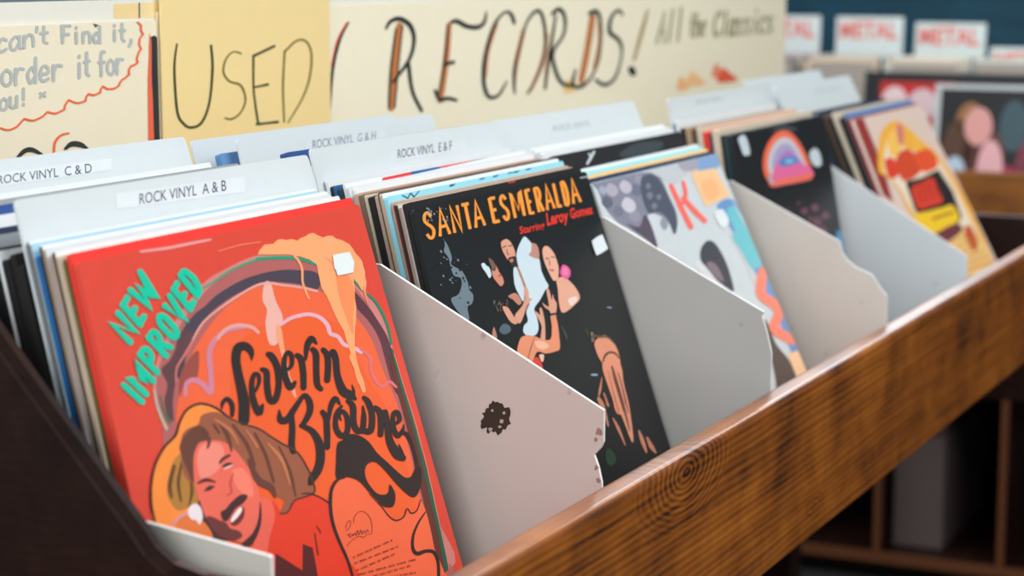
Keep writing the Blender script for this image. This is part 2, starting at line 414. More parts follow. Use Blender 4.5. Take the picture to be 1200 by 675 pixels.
# dark band
p.poly('K1', [(200, 720), (225, 640), (270, 560), (330, 490), (395, 440), (480, 362), (640, 270), (780, 225), (900, 205), (1000, 205), (1130, 225), (1140, 330), (1020, 300), (900, 287), (800, 287), (620, 355), (500, 430), (415, 505), (340, 600), (290, 700), (262, 800), (250, 900), (190, 900)], (72, 62, 76), 2)
p.poly('K2', [(330, 300), (385, 240), (425, 160), (470, 60), (540, 60), (520, 150), (445, 280), (420, 400), (405, 520), (410, 640), (370, 600), (350, 500), (370, 400)], (94, 62, 66), 2)
p.poly('E', [(645, 395), (720, 470), (790, 570), (840, 660), (880, 800), (930, 960), (880, 960), (830, 800), (790, 660), (730, 560), (655, 475)], (92, 52, 62), 2)
# orange inside of the mug
p.poly('P', [(208, 545), (206, 500), (208, 470), (214, 444), (226, 412), (242, 386), (262, 362), (290, 342), (312, 334), (345, 336), (372, 341), (400, 352), (420, 375), (436, 400), (447, 430), (458, 456), (470, 490), (482, 540), (494, 590), (505, 650), (508, 690), (240, 690)], (236, 100, 58), 3)
p.poly('P', [(268, 690), (268, 560), (270, 450), (275, 410), (300, 385), (345, 372), (385, 374), (410, 400), (428, 440), (448, 470), (466, 510), (482, 570), (492, 640), (494, 690)], ORG, 4)
p.poly('K2', [(450, 480), (455, 330), (520, 220), (575, 180), (570, 330), (540, 365), (480, 400)], (150, 74, 62), 4)
p.stroke('K1', [(300, 690, 10), (340, 610, 13), (400, 530, 14), (540, 422, 15), (700, 322, 16), (800, 292, 18), (900, 305, 16), (1010, 318, 16), (1130, 345, 16)], (226, 160, 150), 5)
p.stroke('K2', [(535, 110, 14), (480, 205, 13), (430, 290, 12), (425, 380, 10)], (214, 120, 110), 5)
# green line round the rim
p.stroke('K1', [(385, 320, 12), (440, 290, 14), (570, 205, 15), (715, 145, 16), (800, 130, 15), (905, 128, 16)], (72, 150, 118), 5)
p.stroke('E', [(100, 210, 16), (220, 203, 18), (330, 208, 17), (434, 240, 14)], (28, 150, 116), 6)
p.stroke('E', [(640, 325, 10), (690, 383, 13)], (34, 138, 100), 6)
p.stroke('E', [(714, 402, 12), (770, 455, 15), (820, 545, 15), (845, 620, 14), (858, 690, 12)], (34, 128, 92), 6)
p.stroke('K4', [(440, -60, 14), (457, 0, 16), (512, 200, 17), (572, 400, 18), (642, 665, 20), (700, 900, 24), (760, 1150, 26), (800, 1390, 26)], (34, 92, 72), 6)
p.stroke('K4', [(430, -20, 20), (480, 170, 30), (540, 380, 34), (600, 600, 46), (650, 800, 60), (720, 1120, 60), (770, 1390, 60)], (96, 48, 40), 5)
p.stroke('K4', [(456, -30, 4), (525, 200, 4), (588, 400, 5), (660, 665, 5), (735, 1000, 5), (820, 1390, 5)], (214, 140, 120), 7)
p.stroke('K2', [(283, 440, 14), (300, 530, 16), (330, 620, 18), (362, 690, 20)], (186, 176, 160), 6)
p.stroke('K2', [(320, 470, 10), (345, 570, 14), (385, 650, 18)], (60, 110, 84), 5)
# scalloped pale outline inside the mug
PK = (226, 172, 186)
p.stroke('K3', [(-30, 150, 22), (20, 92, 22), (100, 64, 24), (190, 76, 24), (235, 110, 22)], (222, 160, 150), 6)
p.stroke('K3', [(385, 60, 20), (440, 22, 24), (500, 2, 25), (570, -8, 25), (640, 12, 26), (690, 60, 28), (712, 118, 28), (760, 138, 26), (800, 190, 26), (850, 205, 26), (915, 240, 26)], PK, 6)
p.stroke('K4', [(235, -60, 16), (300, 0, 20), (304, 70, 20), (332, 145, 22), (380, 185, 22), (425, 155, 22), (470, 190, 16)], (220, 110, 112), 6)
p.stroke('K2', [(487, 470, 22), (492, 395, 30), (540, 368, 34), (600, 395, 36), (655, 448, 36), (652, 300, 36), (645, 190, 36), (680, 105, 34), (760, 42, 30), (880, 18, 24)], (206, 128, 150), 5)
# sheen printed down the glass
p.poly('K1', [(785, 290), (825, 292), (855, 400), (905, 520), (880, 600), (868, 690), (815, 690), (790, 560), (800, 470), (770, 400)], (232, 176, 164), 5)
p.poly('K3', [(352, 70), (385, 80), (405, 200), (440, 380), (470, 460), (488, 540), (462, 520), (420, 400), (385, 250), (362, 160)], (240, 158, 118), 7)
# foam head with drips
FO = (255, 166, 112)
p.poly('E', [(100, 185), (112, 160), (140, 130), (165, 128), (190, 125), (210, 105), (235, 98), (262, 104), (295, 98), (325, 108), (345, 92), (370, 84), (392, 68), (415, 63), (440, 76), (470, 90), (495, 80), (525, 80), (545, 96), (570, 102), (592, 112), (620, 128), (638, 152), (655, 180), (672, 196), (692, 225), (698, 250), (708, 280), (708, 310), (716, 340), (712, 390), (690, 388), (668, 350), (642, 322), (650, 380), (650, 430), (658, 480), (656, 560), (648, 620), (650, 690), (625, 700), (605, 680), (585, 610), (560, 570), (530, 510), (510, 460), (490, 420), (462, 375), (446, 300), (434, 240), (395, 215), (340, 197), (270, 185), (200, 186)], FO, 8, smooth=False)
p.poly('E', [(480, 200), (530, 250), (545, 320), (560, 420), (600, 540), (640, 640), (640, 540), (650, 420), (630, 330), (560, 250)], (252, 140, 88), 9)
p.stroke('K3', [(820, -30, 110), (835, 80, 76), (848, 190, 42), (865, 270, 30), (890, 400, 26), (905, 445, 20)], FO, 8)
p.stroke('K4', [(180, -10, 44), (215, 90, 30), (240, 160, 34), (255, 215, 26)], (255, 160, 108), 9)
p.stroke('E', [(300, 180, 16), (332, 222, 14), (352, 270, 14), (355, 340, 12), (375, 400, 13), (390, 432, 12)], (255, 160, 112), 9)
p.stroke('E', [(700, 370, 12), (712, 420, 10), (722, 455, 6)], (255, 140, 96), 9)
p.stroke('K1', [(480, 82, 5), (620, 42, 6), (760, 20, 5)], (244, 140, 110), 1)
# NEW IMPROVED
word(p, 'NEW', ((151.5, 408), (186.5, 347.5), (125, 382), (161.5, 315)), TEAL, 10, 7.6, cells=[(.0, .335), (.345, .60), (.61, 1.04)], inset=True)
word(p, 'IMPROVED', ((166, 477.5), (238.5, 339), (139, 453), (214, 308.5)), TEAL, 10, 7.2, cells=[(.0, .055), (.062, .235), (.242, .375), (.382, .515), (.522, .645), (.65, .775), (.782, .885), (.89, 1.01)], inset=True)
# lettering
W3 = [
 [(190, 292, 10), (186, 240, 42), (150, 203, 56), (102, 214, 62), (86, 285, 60), (100, 380, 60), (122, 480, 66), (140, 580, 74), (138, 690, 74)],
 [(215, 500, 18), (238, 440, 26), (234, 392, 28), (205, 392, 32), (190, 460, 36), (202, 560, 44), (238, 640, 48), (262, 590, 22)],
 [(258, 355, 30), (288, 375, 42), (292, 460, 44), (308, 552, 44), (345, 555, 44), (368, 460, 42), (358, 340, 46), (322, 270, 46), (300, 255, 36)],
 [(412, 365, 18), (452, 330, 28), (452, 262, 32), (424, 245, 28), (404, 300, 34), (412, 400, 42), (444, 472, 46), (476, 440, 24)],
 [(490, 262, 34), (516, 290, 42), (530, 380, 42), (532, 474, 40)], [(545, 290, 18), (556, 200, 40), (585, 152, 42), (616, 184, 16)],
 [(592, 222, 34), (614, 255, 44), (616, 350, 42), (622, 450, 42), (646, 484, 34)],
 [(662, 226, 34), (688, 262, 42), (694, 340, 42), (688, 424, 42)], [(702, 275, 20), (725, 238, 40), (744, 290, 44), (756, 400, 46), (792, 495, 60), (842, 525, 56), (872, 548, 24)], [(850, 530, 40), (862, 500, 22), (852, 458, 6)],
 [(790, 760, 6)] ]
for st in W3[:-1]: p.stroke('K3', st, BLK, 11)
p.stroke('K2', [(792, 602, 26), (792, 535, 34), (760, 492, 28), (730, 520, 26), (724, 562, 8)], BLK, 11)
W8 = [
 [(34, 172, 10), (42, 235, 46), (85, 236, 46), (130, 170, 40), (182, 92, 30)], [(115, 190, 34), (120, 300, 42), (116, 400, 44), (126, 445, 42)],
 [(160, 118, 18), (200, 76, 32), (232, 115, 44), (236, 180, 44), (202, 250, 36), (178, 275, 24)],
 [(180, 275, 30), (250, 312, 42), (296, 390, 56), (306, 490, 60), (286, 570, 58), (252, 622, 54), (238, 655, 36)],
 [(320, 186, 34), (344, 230, 42), (350, 330, 42), (350, 416, 40)], [(358, 255, 16), (374, 150, 36), (404, 98, 38), (432, 132, 18)],
 [(445, 148, 20), (410, 200, 30), (408, 290, 38), (446, 343, 40), (484, 310, 38), (480, 220, 34), (452, 180, 26), (430, 208, 22), (442, 240, 10)],
 [(488, 112, 32), (520, 150, 42), (524, 250, 42), (546, 306, 42), (582, 300, 40), (592, 220, 36), (586, 150, 14)], [(596, 312, 40), (638, 305, 44), (646, 205, 42), (622, 124, 42), (594, 92, 30)],
 [(668, 158, 34), (698, 190, 42), (705, 270, 40), (702, 334, 38)], [(708, 225, 18), (730, 182, 36), (746, 260, 40), (764, 380, 52), (812, 462, 66), (848, 488, 46)], [(840, 470, 40), (832, 430, 22), (824, 400, 6)],
 [(792, 268, 16), (826, 240, 30), (815, 190, 32), (788, 198, 30), (785, 280, 34), (815, 342, 36), (850, 300, 20), (854, 270, 8)], [(846, 320, 30), (876, 335, 28), (905, 390, 26)] ]
for st in W8: p.stroke('K8', st, BLK, 11)
p.stroke('K4', [(540, 500, 24), (572, 575, 22), (600, 680, 24), (604, 740, 26), (580, 800, 30)], BLK, 11)
# the black flourish under the name
p.poly('P', [(394, 521), (400, 516), (405, 511), (412, 508.5), (423, 512), (432, 519), (441, 531), (453, 542), (467, 555), (475, 560), (481, 558), (485, 550), (491.8, 548), (493, 560), (491.5, 571), (487, 581), (480, 582), (466.5, 570.5), (450.4, 552), (439, 541.8), (430, 543.7), (426.5, 552), (429, 563.6), (439, 577), (448, 580), (453.9, 577), (455.5, 568), (460.7, 575), (462.3, 584), (459, 594), (448, 593.5), (441, 586.6), (432, 577.4), (419, 563.6), (404.5, 559), (393, 560), (392.5, 545)], (42, 32, 30), 11)
# pale orange shape with black outline
p.poly('K7', [(45, 180), (58, 60), (110, 10), (180, 5), (240, 40), (310, 120), (390, 205), (440, 265), (485, 293), (540, 268), (562, 213), (590, 243), (630, 223), (655, 160), (700, 250), (750, 480), (785, 720), (185, 720), (160, 570), (100, 440), (55, 320)], (238, 104, 66), 8)
p.stroke('K7', [(130, -2, 16), (85, 14, 20), (45, 75, 22), (34, 180, 24), (48, 300, 24), (90, 425, 22), (150, 560, 20), (188, 680, 18)], BLK, 12)
p.stroke('K7', [(300, 110, 4), (390, 205, 7), (440, 268, 9), (488, 294, 10), (540, 268, 9), (562, 213, 8), (590, 244, 9), (630, 224, 8), (656, 150, 5)], BLK, 12)
p.stroke('K7', [(690, 235, 8), (640, 310, 14), (604, 400, 18), (602, 485, 24), (632, 522, 28), (690, 505, 24), (745, 512, 24), (775, 580, 22), (780, 690, 22)], BLK, 12)
INK = (104, 40, 30)
p.stroke('K7', [(150, 470), (172, 440), (230, 402), (262, 412), (285, 390), (318, 380), (316, 300), (282, 245), (236, 232), (200, 270), (196, 310)], INK, 12, w=4)
p.stroke('K7', [(140, 350), (150, 310), (172, 296), (168, 340), (140, 368)], INK, 12, w=4)
p.stroke('K7', [(148, 396), (176, 382), (164, 390), (170, 410), (186, 388), (190, 402), (202, 380), (212, 398), (220, 362), (232, 392), (244, 360), (254, 388), (264, 366), (278, 380), (284, 360), (300, 372)], INK, 12, w=4.5)
for (xa, ya, xb, yb) in [(190, 552, 462, 430), (200, 592, 508, 472), (215, 640, 490, 520), (225, 670, 630, 562), (330, 680, 590, 606), (420, 690, 620, 655)]:
    n = 5; rnd = random.Random(ya)
    t = 0.0
    while t < 0.98:
        l = rnd.uniform(0.08, 0.2); e = min(t + l, 1.0)
        q = [(xa + (xb - xa) * s + 0, ya + (yb - ya) * s) for s in (t, e)]
        k = max(2, int((e - t) * math.hypot(xb - xa, yb - ya) / 9))
        for i in range(k):
            s0 = t + (e - t) * i / k; x0 = xa + (xb - xa) * s0; y0 = ya + (yb - ya) * s0
            p.stroke('K7', [(x0, y0 - rnd.uniform(8, 11)), (x0 + 2.5, y0 + 5)], INK, 12, w=3.4, caps=False)
            if i < k - 1 and rnd.random() < 0.6: p.stroke('K7', [(x0 + 1, y0 - 2), (x0 + 8, y0 - 5)], INK, 12, w=3, caps=False)
        t = e + 0.03
# portrait
p.poly('CC', [(62, 480), (50, 420), (50, 340), (66, 268), (98, 205), (140, 160), (155, 110), (182, 66), (230, 44), (285, 58), (340, 95), (420, 130), (420, 300), (300, 520), (200, 520), (110, 500)], (250, 142, 62), 8)
p.stroke('CC', [(64, 475, 8), (51, 410, 9), (51, 335, 9), (66, 265, 9), (98, 203, 9), (140, 158, 9), (155, 110, 9), (182, 64, 9), (230, 42, 9), (285, 56, 9), (335, 92, 8)], BLK, 9)
p.poly('CC', [(130, 255), (112, 330), (112, 385), (145, 432), (190, 425), (235, 410), (220, 340), (196, 270), (165, 225)], (178, 124, 56), 9)
for st in ([(135, 270, 12), (118, 340, 16), (125, 385, 10)], [(165, 250, 8), (150, 330, 12), (160, 400, 8)], [(190, 290, 8), (200, 360, 12), (190, 415, 6)]): p.stroke('CC', st, (96, 66, 40), 10)
HB = (152, 88, 62)
p.poly('CC', [(158, 190), (176, 140), (222, 118), (236, 84), (290, 72), (340, 98), (395, 122), (445, 138), (492, 168), (530, 192), (582, 222), (618, 272), (640, 320), (648, 366), (610, 384), (575, 398), (552, 440), (524, 446), (540, 400), (510, 380), (470, 350), (430, 300), (380, 250), (300, 200), (230, 190), (210, 260), (205, 330), (170, 300)], HB, 10)
p.stroke('CC', [(330, 92, 5), (395, 118, 7), (445, 134, 7), (492, 164, 7), (530, 188, 7), (584, 218, 7), (620, 270, 7), (642, 320, 7), (650, 366, 7), (610, 386, 6), (577, 398, 6), (552, 440, 6), (524, 446, 5)], (78, 48, 40), 11)
p.poly('CC', [(156, 190), (160, 230), (180, 280), (202, 330), (216, 300), (212, 230), (225, 195), (250, 178), (262, 150), (230, 122), (190, 140)], (104, 62, 48), 11)
p.poly('CC', [(205, 245), (215, 205), (235, 182), (300, 178), (350, 205), (392, 255), (430, 320), (452, 395), (448, 470), (430, 525), (400, 552), (350, 545), (290, 522), (250, 475), (225, 405), (208, 330)], (232, 106, 88), 12)
p.poly('CC', [(218, 260), (228, 205), (262, 186), (305, 190), (318, 230), (300, 280), (262, 310), (232, 318)], (238, 138, 120), 13)
p.poly('CC', [(345, 290), (385, 280), (415, 320), (425, 380), (400, 380), (365, 350)], (242, 128, 106), 13)
for st in ([(300, 262, 6), (312, 246, 12), (336, 232, 10)], [(222, 334, 8), (250, 322, 14), (284, 330, 6)]): p.stroke('CC', st, (84, 46, 44), 14)
for st in ([(312, 272, 6), (330, 266, 14), (346, 262, 6)], [(246, 362, 6), (264, 352, 16), (280, 346, 6)]): p.stroke('CC', st, (64, 44, 50), 14)
p.stroke('CC', [(318, 282, 4), (334, 274, 7), (348, 268, 4)], (240, 190, 180), 15)
p.stroke('CC', [(350, 300, 6), (340, 335, 8), (344, 368, 8), (328, 378, 6)], (200, 78, 68), 14)
DK = (70, 40, 42)
p.poly('CC', [(305, 440), (322, 430), (340, 408), (372, 380), (398, 376), (402, 388), (385, 410), (362, 425), (345, 448), (330, 472), (312, 470)], DK, 14)
p.poly('CC', [(340, 470), (352, 445), (378, 420), (392, 430), (388, 462), (368, 486), (348, 490)], (120, 44, 44), 14)
p.poly('CC', [(342, 468), (356, 444), (378, 422), (382, 436), (364, 462), (346, 478)], (246, 226, 222), 15)
p.poly('CC', [(300, 470), (325, 480), (340, 500), (372, 510), (384, 530), (350, 546), (300, 528), (268, 500), (250, 470), (262, 455)], (110, 54, 52), 13)
p.poly('CC', [(225, 395), (245, 450), (285, 515), (330, 545), (280, 545), (240, 500), (222, 450)], (78, 44, 46), 13)
p.poly('CC', [(448, 395), (492, 402), (504, 460), (486, 530), (470, 600), (420, 600), (430, 540), (450, 470)], (232, 100, 82), 12)
p.poly('CC', [(450, 400), (455, 470), (438, 530), (412, 566), (380, 560), (420, 520), (442, 470)], DK, 13)
for st in ([(240, 140, 10), (262, 175, 14), (256, 205, 8)], [(300, 110, 10), (330, 160, 16), (345, 215, 8)], [(350, 120, 8), (400, 190, 14), (430, 270, 10)], [(430, 150, 8), (470, 230, 12), (500, 330, 10)], [(520, 200, 6), (560, 290, 10), (580, 380, 8)], [(410, 250, 14), (440, 320, 26), (490, 350, 24), (505, 385, 8)], [(280, 120, 10), (300, 150, 8)]): p.stroke('CC', st, (102, 60, 48), 13)
for st in ([(285, 100, 8), (340, 140, 12), (370, 190, 6)], [(480, 190, 8), (530, 250, 14), (560, 340, 6)], [(400, 140, 6), (440, 200, 10)]): p.stroke('CC', st, (190, 116, 78), 14)
p.poly('CC', [(150, 470), (180, 452), (225, 462), (262, 500), (272, 540), (200, 540), (140, 520)], (226, 120, 62), 13)
p.poly('CC', [(182, 440), (196, 416), (216, 410), (232, 428), (238, 462), (226, 486), (214, 470), (196, 466)], (236, 222, 226), 14)
p.stroke('CC', [(125, 490, 5), (150, 462, 7), (185, 444, 6)], (196, 160, 190), 14)
p.poly('K6', [(205, 240), (230, 160), (292, 242), (342, 172), (400, 150), (432, 112), (520, 128), (612, 178), (636, 330), (700, 480), (745, 560), (775, 720), (0, 720), (60, 560), (195, 490)], (226, 62, 38), 9)
p.stroke('K6', [(425, 112, 8), (470, 108, 10), (520, 122, 10), (575, 148, 10), (615, 178, 10)], BLK, 12)
p.poly('K6', [(432, 455), (470, 470), (500, 480), (515, 560), (545, 720), (235, 720), (246, 520), (340, 580), (430, 638)], (88, 34, 34), 10, smooth=False)
p.poly('K6', [(508, 375), (520, 385), (545, 540), (530, 530)], (120, 36, 30), 10, smooth=False)
p.stroke('K6', [(525, 330, 6), (545, 360, 14), (556, 385, 6)], (120, 36, 30), 10)
# worn pale top edge
p.stroke('K1', [(-30, 84, 16), (150, 60, 20), (300, 30, 20), (430, 5, 14)], (238, 150, 150), 0)
p.build('cover_print', r1)
q = Print(S1, base=1.5e-3)
q.poly('E', [(520, 190), (568, 180), (615, 172), (628, 200), (642, 232), (638, 262), (636, 288), (590, 298), (548, 306), (538, 275), (528, 262), (524, 225)], (226, 236, 236), 0, smooth=False)
st = q.build('price_sticker', r1); st['label'] = 'blank white price sticker'

# ---- black front sleeve with orange title ----------------------------------------------
S2 = bin_sheet(2, 0.0, 0.0)
r2 = sleeve('record_sleeve', S2, (26, 29, 30), 0.004, 'black record sleeve with orange block title above three posing figures', FRONT, True, 0.42)
p = Print(S2)
OT = (252, 158, 62)
pre = dict(w=4.3)
def bl(x): return (x, 283 + (x - 499) * (238 - 283) / 182.5)
def tp(x): return (x - 6.8, 248.5 + (x - 499) * (207.5 - 248.5) / 182.5)
for ch, a, b, w in [('S', 499, 512.5, 4.2), ('A', 514, 529, 4.2), ('N', 530.5, 544, 4.2), ('T', 545.5, 556, 4.4), ('A', 556, 570, 4.2), ('E', 577, 587.5, 4.4), ('S', 589, 599.5, 4.0),
                 ('M', 601.5, 617, 4.0), ('E', 619.5, 628, 4.0), ('R', 629.5, 639, 4.0), ('A', 640, 651.5, 3.8), ('L', 652.5, 660, 4.0), ('D', 661, 669.5, 4.0), ('A', 670.5, 682, 3.8)]:
    p.glyphs(GL[ch], (bl(a), bl(b), tp(a), tp(b)), (150, 80, 30), 2, w * 0.82 + 0.9, caps=False, inset=True)
    p.glyphs(GL[ch], (bl(a), bl(b), tp(a), tp(b)), OT, 3, w * 0.82, caps=False, inset=True)
RT = (232, 60, 44)
p.text('Starring', tuple(cp('L2', [(165, 548), (328, 508), (158, 482), (322, 446)])), RT, 2, bold=0.02)
p.text('Leroy', tuple(cp('L2', [(346, 504), (486, 466), (334, 392), (476, 368)])), RT, 2, bold=0.03)
p.text('Gomez', tuple(cp('L2', [(498, 434), (648, 396), (488, 362), (634, 338)])), RT, 2, bold=0.03)
p.stroke('L2', [(565, 160), (608, 152)], (150, 165, 170), 2, w=12)
SKY = (112, 130, 140)
p.poly('F', [(165, 268), (185, 300), (200, 345), (198, 372), (240, 398), (262, 440), (268, 470), (284, 492), (280, 525), (262, 540), (268, 590), (240, 575), (206, 532), (198, 505), (225, 490), (238, 455), (234, 425), (208, 415), (196, 385), (186, 345), (168, 318), (172, 295)], SKY, 1)
rnd = random.Random(3)
for i in range(46):
    x = rnd.uniform(120, 275); y = 290 + (x - 120) * 0.9 + rnd.uniform(-60, 130); r = rnd.uniform(1.5, 6)
    p.poly('F', [(x - r, y), (x, y - r * 1.3), (x + r, y + r * .3), (x + r * .3, y + r)], (22, 26, 27) if i % 3 else SKY, 2, smooth=False)
for i in range(26):
    x = rnd.uniform(85, 190); y = rnd.uniform(150, 210) - (x - 85) * 0.1; r = rnd.uniform(1, 4)
    p.poly('F', [(x - r, y), (x, y - r), (x + r, y + r * .3), (x + r * .3, y + r * 2)], (150, 160, 165), 4, smooth=False)
SK = (222, 160, 134); SH = (206, 224, 234)
p.poly('L3', [(365, 120), (370, 75), (388, 28), (415, -14), (440, 2), (472, 42), (512, 120), (528, 205), (552, 265), (576, 312), (552, 342), (522, 400), (482, 460), (500, 520), (510, 590), (490, 634), (440, 640), (410, 612), (416, 570), (440, 540), (430, 480), (450, 420), (424, 380), (420, 300), (402, 250), (382, 200)], SH, 2)
p.poly('L3', [(345, 195), (372, 200), (402, 280), (416, 340), (410, 412), (380, 366), (352, 300)], SH, 3)
p.poly('L3', [(362, 182), (384, 200), (420, 290), (442, 350), (420, 335), (388, 250)], (176, 132, 108), 4)
p.poly('L3', [(448, 108), (462, 80), (466, 30), (500, 42), (514, 92), (508, 132)], (196, 140, 124), 3)
p.poly('L3', [(264, 20), (300, 2), (332, 30), (356, 90), (356, 150), (336, 172), (314, 150), (288, 108), (268, 66)], SK, 3)
p.poly('L3', [(308, 130), (332, 118), (358, 118), (364, 165), (342, 190), (318, 164)], (52, 44, 42), 4)
p.poly('L3', [(318, 138), (340, 130), (342, 150), (326, 156)], (190, 120, 108), 5)
for st in ([(272, 58, 5), (292, 48, 9)], [(312, 48, 5), (332, 44, 8)], [(300, 70, 4), (306, 100, 6), (318, 104, 4)]): p.stroke('L3', st, (90, 62, 54), 4)
p.poly('L3', [(204, 185), (230, 178), (252, 222), (272, 252), (281, 288), (262, 312), (232, 282), (206, 240)], (214, 142, 120), 3)
p.poly('L3', [(180, 130), (205, 140), (232, 185), (215, 215), (196, 180)], (120, 92, 78), 3)
p.stroke('L3', [(245, 245, 8), (262, 240, 10)], (190, 60, 60), 4); p.stroke('L3', [(206, 205, 5), (222, 200, 8)], (70, 50, 50), 4)
p.poly('L3', [(133, 168), (148, 158), (168, 178), (186, 192), (198, 240), (184, 258), (168, 232), (156, 214), (142, 196)], (208, 228, 236), 4)
p.poly('L3', [(272, 452), (300, 448), (322, 472), (352, 520), (372, 552), (350, 562), (312, 530)], SK, 3)
p.poly('L3', [(352, 508), (402, 440), (420, 385), (412, 350), (424, 310), (444, 350), (446, 388), (468, 395), (434, 442), (396, 545), (372, 552)], SK, 5)
p.poly('L3', [(310, 378), (360, 358), (398, 412), (380, 436), (340, 400)], (196, 136, 114), 3)
for i in range(16):
    x = rnd.uniform(215, 320); y = rnd.uniform(400, 470)
    p.stroke('L3', [(x, y, 5), (x + rnd.uniform(-20, 20), y + rnd.uniform(5, 25), 2)], (130, 112, 100), 3)
p.poly('L3', [(250, 600), (280, 560), (320, 575), (325, 610), (280, 630)], (84, 104, 112), 3)
p.poly('L3', [(205, 640), (215, 580), (235, 640), (230, 680)], (196, 130, 116), 3)
p.poly('L3', [(536, 70), (562, 46), (600, 78), (622, 120), (642, 190), (638, 258), (612, 276), (588, 242), (560, 182), (542, 130)], (232, 176, 150), 3)
p.stroke('L3', [(585, 205, 10), (606, 208, 14)], (206, 86, 84), 4)
for st in ([(556, 132, 5), (574, 128, 9)], [(594, 118, 6), (612, 122, 8)], [(580, 140, 4), (584, 172, 6)]): p.stroke('L3', st, (110, 70, 62), 4)
p.poly('L3', [(655, 200), (668, 172), (694, 178), (718, 206), (716, 246), (692, 266), (666, 250), (652, 228)], (230, 96, 156), 5)
p.poly('L3', [(670, 200), (690, 190), (705, 215), (695, 240), (672, 235)], (240, 130, 176), 6)
p.poly('L3', [(628, 268), (668, 250), (702, 268), (752, 320), (782, 388), (742, 440), (692, 480), (660, 482), (644, 420), (636, 330)], (230, 170, 144), 4)
p.poly('L3', [(705, 400), (755, 380), (762, 408), (725, 440)], (238, 214, 206), 5)
p.poly('L3', [(534, 420), (560, 440), (578, 440), (562, 340), (578, 332), (596, 402), (602, 365), (614, 400), (630, 430), (622, 495), (600, 505), (578, 470), (550, 450)], SK, 4)
p.poly('L3', [(588, 498), (620, 494), (632, 560), (644, 640), (642, 700), (602, 700), (600, 600)], (222, 148, 120), 4)
p.stroke('L3', [(588, 500, 14), (618, 494, 14)], (40, 34, 32), 5)
p.poly('L3', [(486, 478), (504, 488), (520, 502), (516, 460), (530, 458), (542, 502), (552, 560), (552, 670), (522, 670), (530, 580), (504, 520)], SK, 4)
p.poly('L4', [(38, 245), (58, 200), (100, 186), (150, 194), (200, 212), (252, 208), (262, 100), (290, 80), (304, 160), (312, 270), (282, 292), (220, 306), (162, 296), (130, 362), (100, 348), (34, 304)], (232, 148, 112), 5)
p.poly('L4', [(150, 225), (210, 230), (240, 260), (200, 280), (160, 262)], (244, 186, 160), 6)
p.stroke('L4', [(145, 200, 4), (120, 270, 8), (100, 345, 6)], (168, 92, 70), 6)
p.poly('L4', [(130, 362), (160, 328), (190, 368), (198, 410), (150, 400), (135, 380)], (224, 66, 54), 5)
p.poly('L4', [(175, 318), (205, 312), (206, 345), (194, 362)], (236, 190, 170), 5)
LG = (224, 146, 116)
p.poly('L4', [(542, 232), (600, 186), (645, 210), (684, 262), (708, 335), (716, 420), (738, 520), (760, 620), (772, 700), (690, 700), (660, 605), (625, 505), (600, 420), (592, 372), (560, 312)], LG, 3)
p.poly('L5', [(172, -20), (268, -20), (292, 100), (322, 220), (346, 405), (334, 418), (306, 345), (268, 250), (208, 120)], LG, 3)
for st in ([(655, 430, 4), (690, 540, 10), (735, 680, 14)], [(690, 420, 3), (720, 520, 5), (748, 640, 8)], [(630, 420, 3), (660, 540, 5), (700, 690, 6)]): p.stroke('L4', st, (120, 70, 60), 4)
p.stroke('L5', [(225, 0, 12), (262, 120, 14), (300, 260, 12), (325, 360, 6)], (92, 56, 50), 4)
p.stroke('L5', [(262, 40, 6), (290, 140, 7), (318, 260, 5)], (98, 60, 54), 4)
p.stroke('L4', [(595, 362, 8), (612, 318, 14), (642, 298, 14), (678, 306, 12), (705, 338, 8)], (72, 58, 44), 5)
p.stroke('L4', [(520, 225, 8), (530, 190, 16), (570, 196, 16), (630, 200, 12), (672, 240, 8)], (92, 80, 60), 4)
p.stroke('L4', [(524, 170, 14), (530, 220, 18)], (140, 120, 96), 3)
for st in ([(232, 292, 8), (262, 350, 16), (300, 442, 6)], [(378, 362, 10), (398, 420, 22), (420, 482, 10)], [(424, 400, 10), (448, 450, 24), (472, 484, 10)], [(150, 180, 20), (172, 225, 26), (205, 335, 8)], [(168, 60, 4), (158, 130, 14), (150, 165, 6)], [(180, 150, 8), (204, 220, 12)]): p.stroke('L5', st, (196, 128, 104) , 3)
p.poly('L5', [(200, 462), (232, 480), (250, 530), (215, 560), (190, 520)], (38, 66, 50), 1)
for st in ([(320, 120, 6), (350, 180, 16), (360, 215, 6)], [(480, 140, 8), (500, 180, 12)]): p.stroke('L4', st, (70, 66, 56), 2)
p.stroke('L4', [(524, 446), (556, 446)], (140, 170, 190), 3, w=12); p.stroke('L4', [(630, 2), (650, 4)], (120, 150, 170), 3, w=10)
p.stroke('L5', [(112, 46), (140, 46)], (140, 170, 190), 3, w=10)
p.build('cover_print', r2)
q = Print(S2, base=1.2e-3)
q.poly('L2', [(630, 578), (662, 552), (700, 534), (718, 580), (738, 628), (700, 655), (662, 674), (648, 640)], (222, 232, 238), 0, smooth=False)
st = q.build('price_sticker', r2); st['label'] = 'blank white price sticker'

